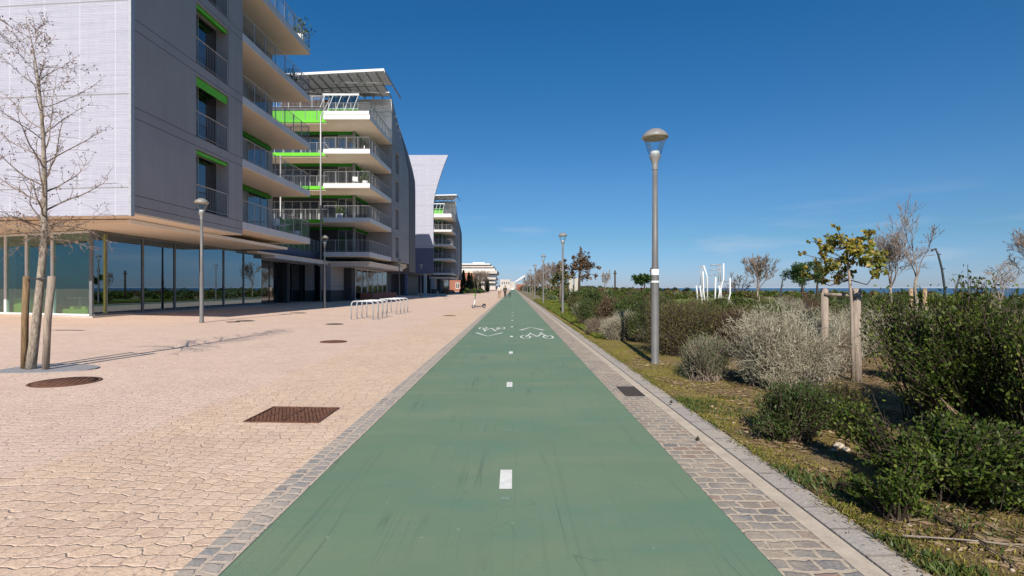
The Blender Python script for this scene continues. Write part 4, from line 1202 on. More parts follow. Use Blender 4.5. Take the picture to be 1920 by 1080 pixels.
def make_person(label, loc, rz, top, legs, stride=.22, arm=.16, H=1.82, hold=False):
    P_ = thing('person', label, 'person', loc, rz)
    s_ = H / 1.8
    # joints (x right, y forward)
    J = {'pel': (0, 0, .96), 'wai': (0, .01, 1.12), 'che': (0, .0, 1.34), 'nec': (0, .0, 1.50), 'hd0': (0, .02, 1.58), 'hd1': (0, .03, 1.68), 'hd2': (0, .02, 1.765)}
    V, R, Ed, ix = [], [], [], {}
    def add(n, p, r, fr=None):
        ix[n] = len(V); V.append(tuple(c * s_ for c in p)); R.append(r * s_ if not hasattr(r, '__len__') else tuple(c * s_ for c in r))
        if fr is not None: Ed.append((ix[fr], ix[n]))
    add('pel', J['pel'], (.155, .105)); add('wai', J['wai'], (.13, .095), 'pel'); add('che', J['che'], (.165, .11), 'wai'); add('nec', J['nec'], .055, 'che')
    add('hd0', J['hd0'], .065, 'nec'); add('hd1', J['hd1'], (.078, .095), 'hd0'); add('hd2', J['hd2'], .055, 'hd1')
    for sg, st, ar, nm in ((-1, stride, -arm, 'l'), (1, -stride, arm, 'r')):
        add('hip' + nm, (sg * .095, 0, .90), .088, 'pel'); add('kne' + nm, (sg * .10, st * .55 + .03, .50), .060, 'hip' + nm)
        add('ank' + nm, (sg * .10, st * 1.1 - (.05 if st < 0 else 0), .09), .043, 'kne' + nm); add('toe' + nm, (sg * .11, st * 1.1 + .13, .035), .036, 'ank' + nm)
        add('sho' + nm, (sg * .19, 0, 1.42), .062, 'che'); add('elb' + nm, (sg * .245, ar * .5 - .03, 1.15), .044, 'sho' + nm)
        wy = ar + (.28 if hold else .05); wz = .98 if hold else .90
        add('wri' + nm, (sg * .25, wy, wz), .030, 'elb' + nm); add('pal' + nm, (sg * .25, wy + .02, wz - .07), (.036, .016), 'wri' + nm)
        for f in range(4):
            fy = wy - .015 + f * .021
            a = 'f%d%s' % (f, nm)
            add(a, (sg * .25, fy, wz - .11), .0095, 'pal' + nm); add(a + 'b', (sg * .243, fy + .004, wz - .15 + abs(f - 1.5) * .006), .0085, a)
        add('th' + nm, (sg * .245, wy + .06, wz - .07), .010, 'pal' + nm); add('tb' + nm, (sg * .243, wy + .075, wz - .10), .009, 'th' + nm)
    skinned('body', V, Ed, R, M['skin'], P_)
    def sub(nm, names, grow, mat):
        idx = {n: k for k, n in enumerate(names)}
        vs = [V[ix[n]] for n in names]; rs = []
        for n in names:
            r = R[ix[n]]
            rs.append(tuple(c + grow for c in r) if hasattr(r, '__len__') else r + grow)
        es = [(idx[[m for m in ix if ix[m] == a][0]], idx[[m for m in ix if ix[m] == b][0]]) for a, b in Ed if [m for m in ix if ix[m] == a][0] in idx and [m for m in ix if ix[m] == b][0] in idx]
        return skinned(nm, vs, es, rs, mat, P_)
    sub('jacket', ['pel', 'wai', 'che', 'shol', 'elbl', 'wril', 'shor', 'elbr', 'wrir'], .034, top)
    sub('trousers', ['pel', 'hipl', 'knel', 'ankl', 'hipr', 'kner', 'ankr'], .022, legs)
    for nm in 'lr':
        sub('shoe', ['ank' + nm, 'toe' + nm], .012, M['shoe'])
    h = MB().ball((0, .0, 1.715 * s_), .092 * s_, .105 * s_, .085 * s_, 12, 8); h.ball((0, -.035 * s_, 1.65 * s_), .085 * s_, .075 * s_, .09 * s_, 12, 8)
    h.build('hair', M['hair'], P_, True)
    f = MB().ball((0, .115 * s_, 1.655 * s_), .012, .016, .02, 6, 4)
    for sg in (-1, 1):
        f.ball((sg * .034, .100 * s_, 1.685 * s_), .012, .006, .007, 6, 4); f.ball((sg * .085, .02, 1.665 * s_), .012, .022, .032, 6, 4)
    f.ball((0, .102 * s_, 1.615 * s_), .026, .008, .007, 6, 4)
    f.build('face', M['skin'], P_, True)
    return P_
q = gp(936.5, 558.5)
make_person('person in a cream jacket and tan trousers walking along the path edge', q, math.radians(8), M['cream_cloth'], M['tan_cloth'], .17, .15, 1.86)
q = gr(947, 557.5)
make_person('person in dark clothes on the green path pushing a bicycle', q, math.radians(-4), M['olive_cloth'], M['black_cloth'], .14, .10, 1.86, True)
b_ = thing('bicycle', 'dark bicycle pushed by the person in dark clothes', 'bicycle', (q.x + .62, q.y + .25, 0), math.radians(78))
for x in (0, 1.02):
    mb = MB().tube([(x + .32 * math.cos(a), 0, .34 + .32 * math.sin(a)) for a in [2 * math.pi * k / 20 for k in range(21)]], .022, 6, False)
    o = mb.build('wheel', M['dark_metal'], b_, True)
    sp = MB()
    for k in range(8):
        a = 2 * math.pi * k / 8; sp.bar((x, 0, .34), (x + .31 * math.cos(a), 0, .34 + .31 * math.sin(a)), .003)
    sp.build('spokes', M['steel'], o, True)
fr = MB()
for pa, pb in (((0, 0, .34), (.42, 0, .32)), ((.42, 0, .32), (.30, 0, .80)), ((0, 0, .34), (.32, 0, .74)), ((.32, 0, .74), (.86, 0, .78)), ((.42, 0, .32), (.88, 0, .72)), ((1.02, 0, .34), (.84, 0, .92))): fr.bar(pa, pb, .02, 6)
fr.build('frame', M['dark_metal'], b_, True)
MB().ball((.28, 0, .84), .13, .07, .035, 10, 6).build('saddle', M['black_cloth'], b_, True)
MB().tube([(.80, -.28, 1.0), (.84, -.1, .97), (.84, .1, .97), (.80, .28, 1.0)], .015, 6).build('handlebar', M['dark_metal'], b_, True)
# ------------------------------------------------------------------ far parked cars
def make_car(label, loc, rz, paint):
    c = thing('parked_car', label, 'car', loc, rz, 'cars parked at the far end')
    pr = [(-2.1, .35), (-2.1, .75), (-1.95, .92), (-1.3, .98), (-.75, 1.42), (.85, 1.45), (1.6, 1.0), (2.1, .92), (2.15, .40), (1.9, .28), (-1.9, .28)]
    mb = MB()
    n = len(pr)
    for sg in (-1, 1): mb.v += [(x, sg * (.86 if z < 1.1 else .70), z) for x, z in pr]
    mb.f.append(tuple(range(n))); mb.f.append(tuple(range(2 * n - 1, n - 1, -1)))
    for k in range(n): mb.f.append((k, n + k, n + (k + 1) % n, (k + 1) % n))
    mb.smooth += [False] * (n + 2)
    mb.build('body', paint, c, True, bevel=.05)
    for x in (-1.3, 1.3):
        for y in (-.80, .80):
            o = MB().tube([(x, y - .09, .31), (x, y + .09, .31)], .31, 16).build('wheel', M['dark_metal'], c, True)
            MB().tube([(x, y - .1, .31), (x, y + .1, .31)], .18, 10).build('rim', M['steel'], o, True)
    MB().face([(-1.22, -.75, 1.02), (-.78, -.67, 1.38), (-.78, .67, 1.38), (-1.22, .75, 1.02)][::-1]).build('windscreen', M['pane'], c, True)
    MB().face([(.95, -.67, 1.40), (1.52, -.78, 1.05), (1.52, .78, 1.05), (.95, .67, 1.40)][::-1]).build('rear_window', M['pane'], c, True)
    for y in (-.6, .6): MB().box(-2.12, -2.06, y - .16, y + .16, .66, .78).build('headlight', M['white_steel'], c, True)
make_car('far white car parked beyond the end of the path', (-.6, 305, .05), math.radians(85), M['white_steel'])
make_car('far dark red car parked beyond the end of the path', (3.4, 300, .05), math.radians(95), noisy('red_car_paint', (.22, .03, .025), (.26, .04, .03), 1, .35, .5))
make_car('far grey car parked beyond the end of the path', (-3.6, 312, .05), math.radians(90), M['steel'])
# ------------------------------------------------------------------ plants
def mesh_obj(name, me, parent):
    o = link(bpy.data.objects.new(name, me)); o.parent = parent
    return o
def shrub_geo(seed, w, h, n_twig, per, ll, lw_, lobes=7, r=.006, low=.25, spread=.7, fill=.45, twiggy=0.0, jit=.035, open=0):
    """(branch quads, leaf quads): stems spray from the base to the skin of several lobes"""
    g = np.random.default_rng(seed)
    K = lobes
    an = g.uniform(0, 2 * np.pi, K); rad = g.uniform(.10, .30 + .10 * (K > 8), K) * w
    lc = np.stack([rad * np.cos(an), rad * np.sin(an), h * g.uniform(.25, .74, K)], 1)
    lc[0] = (0, 0, h * .62)
    if open: lc[:, :2] *= 1 + .28 * open; lc[0] = (.05 * w, -.1 * w, h * .55)
    ks = (7.0 / K) ** .4 * (1 - .2 * open)
    lr = np.stack([g.uniform(.17, .30, K) * w * ks, g.uniform(.17, .30, K) * w * ks, g.uniform(.22, .36, K) * h * ks], 1)
    which = g.integers(0, K, n_twig)
    d = unit(g.normal(0, 1, (n_twig, 3)) + np.array([0, 0, .35]))
    ext = g.uniform(.5, 1.15, (n_twig, 1)) + (g.uniform(0, 1, (n_twig, 1)) > .86) * g.uniform(.1, .55, (n_twig, 1))
    tip = lc[which] + d * lr[which] * ext
    tip[:, 2] = np.clip(tip[:, 2], h * low * g.uniform(.2, 1, n_twig), None)
    base = np.stack([g.normal(0, .07 * w, n_twig), g.normal(0, .07 * w, n_twig), np.zeros(n_twig)], 1) + lc[which] * np.array([.25, .25, 0])
    mid = base * .45 + tip * .55 + g.normal(0, .05 * w, (n_twig, 3)); mid[:, 2] += .08 * h
    T = np.linspace(0, 1, 4)
    pts = [base * (1 - t) ** 2 + 2 * mid * t * (1 - t) + tip * t * t for t in T]
    br = [twig_quads(pts[k], pts[k + 1], np.full(n_twig, r * (1.3 - .3 * k)), np.full(n_twig, r * (1.0 - .3 * k))) for k in range(3)]
    n = n_twig * per
    idx = np.repeat(np.arange(n_twig), per)
    t = (1 - g.uniform(0, 1, n) ** 1.3 * (1 - fill))[:, None]
    c = base[idx] * (1 - t) ** 2 + 2 * mid[idx] * t * (1 - t) + tip[idx] * t * t + g.normal(0, jit * max(w, .5), (n, 3))
    c[:, 2] = np.maximum(c[:, 2], .015)
    ax = unit(tip[idx] - mid[idx]) + np.array([0, 0, .25])
    if twiggy:
        dd = unit(ax * .8 + g.normal(0, .8, (n, 3))) * (ll * g.uniform(.5, 1.3, n))[:, None]
        lv = twig_quads(c - dd * .5, c + dd * .5, np.full(n, lw_), np.full(n, lw_ * .45))
    else:
        lv = leaf_quads(g, c, ax, ll, lw_, spread)
    return np.concatenate(br), lv
KIND = {  # leaf material, branch material, stems, leaves per stem, leaf length, width, options
    'dark': ('dark_leaf', 'dark_twig', 330, 22, .075, .036, {'lobes': 12, 'jit': .022, 'open': 1}),
    'mid': ('mid_leaf', 'dark_twig', 320, 18, .065, .026, {'lobes': 10}),
    'olive': ('olive_leaf', 'dark_twig', 340, 13, .055, .018, {'spread': .5}),
    'sage': ('sage_leaf', 'twig', 420, 11, .06, .011, {'spread': .4, 'lobes': 10}),
    'silver': ('grey_twig', 'pale_twig', 230, 27, .11, .0034, {'twiggy': 1, 'lobes': 13, 'jit': .055, 'fill': .2, 'r': .0045, 'open': .5}),
    'fawn': ('fawn_twig', 'dark_twig', 240, 26, .09, .0030, {'twiggy': 1, 'jit': .05, 'fill': .25, 'lobes': 10, 'r': .004}),
    'russet': ('russet_leaf', 'dark_twig', 320, 12, .05, .02, {}),
}
def make_shrub(kind, w, h, seed, label, loc, group=None, mul=1.0, ls=1.0, name='shrub', dead=0, **kw):
    lm, bm, nt, per, ll, lw_, opt = KIND[kind]
    opt = dict(opt); opt.update(kw)
    b, l = shrub_geo(seed, w, h, int(nt * mul), per, ll * ls, lw_ * ls, **opt)
    s = thing(name, label, 'shrub', loc, 0, group)
    if dead:                                                     # bare stems that stick out of the leaves
        g = np.random.default_rng(seed + 500)
        a = np.stack([g.normal(0, .16 * w, dead), g.normal(-.12 * w, .2 * w, dead), g.uniform(.05, .45, dead) * h], 1)
        d = unit(g.normal(0, .7, (dead, 3)) + np.array([0, -.5, .9])) * (g.uniform(.25, .6, (dead, 1)) * max(w, h) * .75)
        k1 = a + d * .5; k2 = a + d + g.normal(0, .05, (dead, 3))
        q = [twig_quads(a, k1, np.full(dead, .0032), np.full(dead, .0022)), twig_quads(k1, k2, np.full(dead, .0022), np.full(dead, .001))]
        for _ in range(2):
            st_ = a + d * g.uniform(.3, .8, (dead, 1)); q.append(twig_quads(st_, st_ + unit(d + g.normal(0, .35, (dead, 3))) * .16, np.full(dead, .0016), np.full(dead, .0008)))
        b = np.concatenate([b] + q)
    mesh_obj('branches', quads_mesh('branches', b, M[bm]), s)
    mesh_obj('leaves' if not opt.get('twiggy') else 'twigs', quads_mesh('leaves', l, M[lm]), s)
    return s
def gx(px, y):
    return ((px - VX) * y / FPX, y, .03)
GR = 'shrubs in the planted bed'
# the shrubs nearest the viewer, each built on its own
make_shrub('silver', 1.62, 1.28, 11, 'large silver twiggy shrub, biggest and nearest of the silver ones, before the weathered post', gx(1462, 7.15), GR, 3.6, .85)
make_shrub('sage', 1.08, .70, 12, 'small rounded grey green shrub just behind the nearest lamp on the shrub side', gx(1316, 7.75), GR, 2.1, .75)
make_shrub('mid', .82, .56, 13, 'low dark green shrub spreading toward the kerb below the large silver shrub', gx(1468, 4.75), GR, 1.7, .50)
make_shrub('olive', .70, .50, 14, 'low olive brown shrub beside the bare soil, touching the low dark green one', gx(1565, 5.05), GR, 1.5, .62)
make_shrub('dark', 1.20, .66, 15, 'bright leafy green shrub nearest the viewer beside the dry branches', gx(1775, 3.45), GR, 1.9, .52, low=.15, dead=14)
make_shrub('dark', .42, .34, 16, 'small leafy green sprig at the foot of the nearest green shrub, close to the kerb', gx(1672, 3.12), GR, .45, .45)
make_shrub('dark', 1.85, 1.62, 17, 'tall dense dark green shrub behind the nearest leafy one', gx(1838, 4.75), GR, 4.0, .56, dead=26)
make_shrub('dark', 1.3, 1.62, 18, 'airy tall green shrub with bare stems, cut by the picture edge', gx(1985, 4.0), GR, 1.35, .56, dead=40)
make_shrub('olive', 2.5, 1.32, 20, 'broad olive shrub with reddish stems directly behind the nearest lamp', gx(1296, 10.5), GR, 3.4, .85)
make_shrub('russet', 1.4, 1.1, 21, 'russet brown leafy shrub beside the broad olive one', gx(1378, 10.4), GR, 1.9, .9)
make_shrub('mid', 1.2, 1.02, 22, 'mid green shrub left of the nearest lamp, behind the grey one', gx(1212, 13.0), GR, 1.8, .8)
make_shrub('mid', 1.5, 1.35, 33, 'tall mid green shrub behind the grey rounded one on the verge', gx(1192, 16.0), GR, 2.2, .9)
make_shrub('olive', 1.3, 1.1, 34, 'olive shrub between the fawn dry shrub and the grey rounded one', gx(1138, 17.0), GR, 1.8, .9)
make_shrub('silver', 1.0, .90, 23, 'grey twiggy rounded shrub on the verge before the nearest lamp', gx(1162, 13.6), GR, 1.9, .75)
make_shrub('fawn', .8, .62, 24, 'small fawn dry shrub at the kerb next to the grey rounded one', gx(1120, 15.2), GR, 1.3, .75)
make_shrub('mid', 1.15, 1.25, 25, 'upright green shrub at the kerb before the second lamp', gx(1098, 18.8), GR, 1.9, .85)
make_shrub('silver', 1.75, 1.12, 26, 'silver twiggy shrub behind the large nearest silver one', gx(1545, 9.6), GR, 2.9, .85)
make_shrub('silver', 1.9, 1.05, 27, 'silver grey shrub behind the weathered post', gx(1655, 10.4), GR, 2.8, .9)
make_shrub('sage', 1.4, .92, 28, 'grey green shrub with pale flower tips behind the tall dark one', gx(1735, 7.4), GR, 2.4, .8)
make_shrub('fawn', .55, .7, 29, 'brown upright tuft between two silver shrubs by the weathered post', gx(1577, 8.3), GR, .9, .9)
make_shrub('sage', 1.6, 1.0, 30, 'grey green shrub near the staked bare sapling', gx(1765, 10.6), GR, 2.2, 1.0)
make_shrub('olive', .42, .85, 31, 'small orange yellow upright shrub before the twin stakes', gx(1679, 14.5), GR, .7, 1.0)
bpy.data.objects[[o.name for o in bpy.data.objects if o.get('label', '').startswith('small orange')][0]].children[1].data.materials[0] = M['yellow_leaf']
make_shrub('dark', 1.7, 1.45, 32, 'round dark green bush standing behind the twin stakes', gx(1746, 19), GR, 2.0, 1.3)
# the rest of the bed: copies of a few forms
lib = []
for k, (kind, w, h, sd, lab) in enumerate((('silver', 1.15, .92, 41, 'silver twiggy shrub among the bushes deep in the planted bed'), ('olive', 1.2, .95, 42, 'olive leaved shrub among the bushes deep in the planted bed'), ('mid', 1.15, 1.0, 43, 'mid green shrub among the bushes deep in the planted bed'),
                                         ('sage', 1.1, .85, 44, 'grey green fine leaved shrub among the bushes deep in the planted bed'), ('fawn', 1.1, .85, 45, 'fawn dry twiggy shrub among the bushes deep in the planted bed'), ('dark', 1.25, 1.05, 46, 'dark glossy shrub among the bushes deep in the planted bed'), ('russet', 1.1, .9, 47, 'russet brown shrub among the bushes deep in the planted bed'))):
    lib.append([make_shrub(kind, w, h, sd, lab, (0, 0, 0), GR, 1.5, 1.05), True])
rs = random.Random(77)
spots = []
tries = 0
while len(spots) < 285 and tries < 20000:
    tries += 1
    y = rs.uniform(8.6, 33); x = rs.uniform(2.9, 26)
    px = VX + x * FPX / y
    if px > 2500 or px < 1060: continue
    if y < 12 and (px < 1420): continue
    if 1235 < px < 1420 and y > 15 and rs.random() < .75: continue
    if x < 3.3 + max(0, (20 - y)) * .01: continue
    if y > 25 and 7.2 < x < 12.5: continue                       # the lawn shows here
    if abs(x - p0.x) < .5 and abs(((y - p0.y) % 17.7)) < .6: continue
    if any((x - a) ** 2 + (y - b) ** 2 < (.62 if px < 1300 else .8) for a, b in spots): continue
    spots.append((x, y))
for k, (x, y) in enumerate(spots):
    px = VX + x * FPX / y
    wts = [5, 3, 2, 3, 2, 1, 1] if px > 1380 else [1.2, 4, 5, 1.5, 1.5, 3, 1.5]
    if y > 20: wts = [2, 3, 3, 1, 2, 3, 2]
    j = rs.choices(range(7), wts)[0]
    if lib[j][1]: o = lib[j][0]; lib[j][1] = False
    else: o = copy_tree(lib[j][0])
    f = rs.uniform(.8, 1.35) * (.88 if (y > 16 and px > 1230) else 1.12 if px < 1230 else 1)
    o.location = (x, y, .02); o.rotation_euler = (0, 0, rs.uniform(0, 6.28)); o.scale = (f, f, f * rs.uniform(.8, 1.1) * (.92 if y < 14 else 1))
for o, unused in lib:
    if unused: o.location = (7 + rs.random(), 12, .02)
# far mass of bushes that reads as one
gq = np.random.default_rng(9)
def far_mass(name, n_bush, xr, yr, mats, seed, avoid=None, hr=(.7, 1.7)):
    g = np.random.default_rng(seed)
    acc = [[] for _ in mats]
    k = 0
    while k < n_bush:
        y = g.uniform(*yr); x = g.uniform(*xr)
        if avoid and avoid(x, y): k += 0; continue
        k += 1
        h = g.uniform(*hr) * (1.25 if x < 6 + y * .14 else .8); w = h * g.uniform(1.0, 1.9)
        n = 260
        d = unit(g.normal(0, 1, (n, 3)) + np.array([0, -.2, .3])); d[:, 2] = np.abs(d[:, 2])
        c = np.array([x, y, 0]) + d * np.array([w * .5, w * .5, h]) * g.uniform(.55, 1.1, (n, 1))
        s = .10 + y * .0022
        acc[g.integers(0, len(mats))].append(leaf_quads(g, c, d, s * 1.5, s * .7, .9))
    root = bpy.data.objects.new(name, None); link(root); tag(root, kind='stuff')
    for a, mm in zip(acc, mats):
        if a: mesh_obj('foliage', quads_mesh('foliage', np.concatenate(a), M[mm]), root)
    return root
far_mass('shrubbery', 430, (4.2, 74), (33, 120), ['olive_leaf', 'mid_leaf', 'dark_leaf', 'russet_leaf', 'sage_leaf'], 3,
         lambda x, y: (y < 62 and 6.2 + (y - 33) * .02 < x < 31 + (y - 33) * .4) or x > 8 + y * 1.05, (.45, 1.15))
far_mass('undergrowth', 200, (3.9, 60), (120, 330), ['olive_leaf', 'russet_leaf', 'mid_leaf', 'cypress_leaf'], 4, lambda x, y: x > y * .36, (1.0, 2.2))

# grass, moss and dry litter along the verge
def blades(name, n, xr, yr, lmin, lmax, mat, seed, dens, label=None, flat=.5):
    g = np.random.default_rng(seed)
    x = g.uniform(*xr, n * 3); y = yr[0] + (yr[1] - yr[0]) * g.uniform(0, 1, n * 3) ** 1.5
    keep = np.array([dens(a, b) for a, b in zip(x, y)]) > g.uniform(0, 1, n * 3)
    x, y = x[keep][:n], y[keep][:n]
    m_ = len(x)
    z = np.array([bed_z(a, b) if b < 34 else .03 for a, b in zip(x, y)])
    ln = g.uniform(lmin, lmax, m_)
    d = unit(np.stack([g.normal(0, flat, m_), g.normal(0, flat, m_), np.ones(m_)], 1)) if flat < 3 else unit(np.stack([g.normal(0, 1, m_), g.normal(0, 1, m_), g.normal(0, .12, m_)], 1))
    c = np.stack([x, y, z], 1) + d * (ln * .45)[:, None] + (np.array([0, 0, .012]) if flat >= 3 else 0)
    s = unit(np.cross(d, g.normal(0, 1, (m_, 3)))) * (ln * (.09 if flat < 3 else .12))[:, None]
    q = np.stack([c - d * (ln * .5)[:, None], c + s, c + d * (ln * .5)[:, None], c - s], 1)
    o = link(bpy.data.objects.new(name, quads_mesh(name, q, M[mat])))
    tag(o, label, None, None, 'stuff')
def n2(x, y, f, s):
    return .5 + .25 * (math.sin(x * f + s) * math.cos(y * f * .8 + s * 1.7) + math.sin(x * f * 2.3 + y * f * 1.7 + s) + math.sin((x - y) * f * .6 + s * 2.1) * .6)
def moss_d(x, y):
    e = math.exp(-max(0, x - 2.15) / (.55 + .03 * y))
    return max(0, min(1, e * 1.1 * (n2(x, y, 2.6, 1.0) > .42) + .05))
blades('grass', 24000, (2.06, 4.2), (2.0, 16), .015, .04, 'moss_leaf', 21, moss_d, 'yellow green grass and moss on the verge along the kerb', .8)
blades('grass', 4200, (2.06, 3.0), (2.2, 6.5), .03, .075, 'mid_leaf', 22, lambda x, y: .9 * (n2(x, y, 3.1, 4.0) > .60) * math.exp(-max(0, x - 2.2) / .35) + .01, 'short green grass tufts beside the kerb stones', .6)
blades('grass', 16000, (2.3, 6), (14, 60), .06, .2, 'verge_leaf', 23, lambda x, y: .9 if x < 3.0 + (y - 14) * .03 else .3, 'rough yellow green grass along the far verge', .6)
blades('grass', 5200, (1.99, 2.35), (2.0, 22), .02, .06, 'verge_leaf', 26, lambda x, y: math.exp(-((x - 2.12) / .07) ** 2) * (n2(x, y, 3.3, 6.0) > .47), 'weeds and moss creeping over the edge of the kerb stones', .9)
blades('debris', 3500, (1.93, 2.4), (2.0, 16), .012, .04, 'litter', 27, lambda x, y: math.exp(-((x - 2.14) / .09) ** 2), 'crumbs of soil and dry leaf spilled along the kerb', 4)
blades('debris', 17000, (2.25, 7), (2.0, 10), .02, .10, 'litter', 24, lambda x, y: .9 * (n2(x, y, 1.7, 2.0) > .40), 'dry leaves and twigs lying on the bare soil', 4)
def branchy(name, pts, r, label, cat, mat='dark_twig', sub=6, seed=1):
    g = random.Random(seed)
    mb = MB().tube(pts, [r * (1 - .7 * k / (len(pts) - 1)) for k in range(len(pts))], 6)
    for k in range(sub):
        a, b = Vector(pts[g.randrange(len(pts) - 1)]), Vector(pts[-1])
        d = (b - a).normalized() + Vector((g.uniform(-.6, .6), g.uniform(-.6, .6), g.uniform(0, .12)))
        a = a + (b - a) * g.uniform(0, .4)
        mb.tube([a, a + d * g.uniform(.06, .2)], [r * .45, r * .15], 4)
    return tag(mb.build(name, M[mat]), label, cat)
def gz(px, py, z): q = gr(px, py, z); return (q.x, q.y, q.z)
branchy('fallen_branch', [gz(1570, 905, .06), gz(1690, 935, .07), gz(1790, 985, .07), gz(1905, 1062, .06)], .013, 'long dark fallen branch on the soil below the nearest leafy shrub', 'branch', sub=9, seed=3)
branchy('fallen_branch', [gz(1690, 1003, .06), gz(1800, 1010, .07), gz(1930, 1022, .06)], .006, 'thin pale fallen stick on the dry soil in the near corner', 'branch', 'pale_twig', 5, 4)
branchy('fallen_branch', [gz(1545, 722, .06), gz(1575, 737, .09), gz(1612, 752, .06)], .016, 'short dark fallen branch near the foot of the weathered post', 'branch', sub=2, seed=5)
branchy('fallen_branch', [gz(1760, 745, .5), gz(1800, 785, .38), gz(1838, 812, .30)], .010, 'reddish bare stick poking from the tall dark shrub', 'branch', 'stake', 3, 6)
for px, py, s, lab in ((1571, 836, .05, 'largest pale stone on the soil by the low olive shrub'), (1585, 842, .035, 'small pale stone beside the largest one by the low olive shrub'), (1562, 843, .028, 'smallest pale stone by the low olive shrub'), (1543, 893, .022, 'tiny pale pebble on the verge nearer the kerb')):
    q = gr(px, py, .05)
    mb = MB().ball((0, 0, s * .4), s, s * .8, s * .6, 9, 6)
    mb.v = [(x + rs.uniform(-.15, .15) * s, y + rs.uniform(-.15, .15) * s, z + rs.uniform(-.1, .1) * s) for x, y, z in mb.v]
    o = mb.build('stone', M['rock']); o.location = (q.x, q.y, bed_z(q.x, q.y)); tag(o, lab, 'stone')

for k in range(46):                                            # small loose stones on the bare soil
    y = 2.3 + rs.random() ** 1.6 * 6.5; x = 2.25 + rs.random() * (.5 + y * .32)
    s_ = rs.uniform(.008, .022)
    mb = MB().ball((0, 0, s_ * .3), s_, s_ * .8, s_ * .6, 7, 5)
    o = mb.build('pebble', M['rock']); o.location = (x, y, bed_z(x, y)); o.rotation_euler = (0, 0, rs.uniform(0, 6))
    tag(o, 'small pale pebble scattered on the soil of the planted bed', 'pebble', 'pebbles on the soil of the planted bed')
# ------------------------------------------------------------------ trees
def grow(g, segs, tips, p, d, L, r, lev, maxl, up=.12, spread=.55, nch=(2, 3), wob=.16, side=.6, rmin=.0035):
    n = 4
    for i in range(n):
        d = d + np.array(g.normal(0, wob, 3)); d[2] += up * .5; d = d / np.linalg.norm(d)
        q = p + d * L / n
        r0 = r * (1 - .5 * i / n); r1 = r * (1 - .5 * (i + 1) / n)
        segs.append((p, q, max(r0, rmin), max(r1, rmin)))
        p = q
        if lev < maxl and i >= 1 and g.uniform() < side:
            dd = d + g.normal(0, spread, 3); dd /= np.linalg.norm(dd)
            grow(g, segs, tips, p, dd, L * g.uniform(.45, .72), r1 * .6, lev + 1, maxl, up, spread, nch, wob, side, rmin)
    if lev < maxl:
        for k in range(g.integers(nch[0], nch[1] + 1)):
            dd = d + g.normal(0, spread * .8, 3); dd /= np.linalg.norm(dd)
            grow(g, segs, tips, p, dd, L * g.uniform(.55, .8), r * .48, lev + 1, maxl, up, spread, nch, wob, side, rmin)
    else: tips.append((p, d))
def seg_mesh(name, segs, mat):
    a = np.array([s[0] for s in segs]); b = np.array([s[1] for s in segs])
    return quads_mesh(name, twig_quads(a, b, np.array([s[2] for s in segs]), np.array([s[3] for s in segs])), mat)
def bare_tree(label, loc, h, trunk_h, seed, maxl=4, r=.05, spread=.5, up=.14, mat='twig', tmat='bark', group=None, name='bare_tree', nb=5, L=None, wob=.16, rmin=.0035, lean=(0, 0)):
    g = np.random.default_rng(seed)
    t = thing(name, label, 'tree', loc, 0, group)
    top = np.array([lean[0], lean[1], trunk_h])
    mb = MB(); pts = [(lean[0] * k / 5 + g.normal(0, .015), lean[1] * k / 5 + g.normal(0, .015), trunk_h * k / 5) for k in range(6)]
    pts[-1] = tuple(top); pts[0] = (0, 0, -.05)
    mb.tube(pts, [r * (1.15 - .35 * k / 5) for k in range(6)], 8).build('trunk', M[tmat], t, True)
    segs, tips = [], []
    L = L or (h - trunk_h) * .52
    for k in range(nb):
        an = 2 * math.pi * k / nb + g.uniform(-.4, .4); ti = g.uniform(.25, .75) * spread * 1.5
        d = np.array([math.cos(an) * ti, math.sin(an) * ti, 1.0]); d /= np.linalg.norm(d)
        grow(g, segs, tips, top.copy(), d, L * g.uniform(.8, 1.15), r * .5, 1, maxl, up, spread, (2, 3), wob, .6, rmin)
    mesh_obj('crown', seg_mesh('crown', segs, M[mat]), t)
    return t
# the staked street tree on the left
YT = 8.31
def tpt(px, py, dy=0): return np.array(at(px, py, YT + dy))
st = thing('street_tree', 'bare young street tree with buds, held between two timber stakes on the pink paving', 'tree', tuple(at(54, 693, YT)))
o_ = np.array(world_loc(st))
tp = [(54, 697), (60, 650), (66, 600), (72, 540), (77, 490), (81, 445), (80, 400), (81, 350), (80, 300), (78, 250), (74, 200), (70, 155), (64, 115), (56, 75), (46, 36)]
TP = [tpt(*q) for q in tp]
TR = [.076, .068, .062, .057, .053, .050, .042, .037, .032, .027, .022, .017, .012, .008, .004]
MB().tube(TP, TR, 12).build('trunk', M['bark'], st)
g = np.random.default_rng(31)
segs, tips = [], []
def trunk_at(f):
    f = max(0, min(.999, f)) * (len(TP) - 1); k = int(f)
    return TP[k] * (1 - (f - k)) + TP[k + 1] * (f - k), TR[k] * (1 - (f - k)) + TR[k + 1] * (f - k)
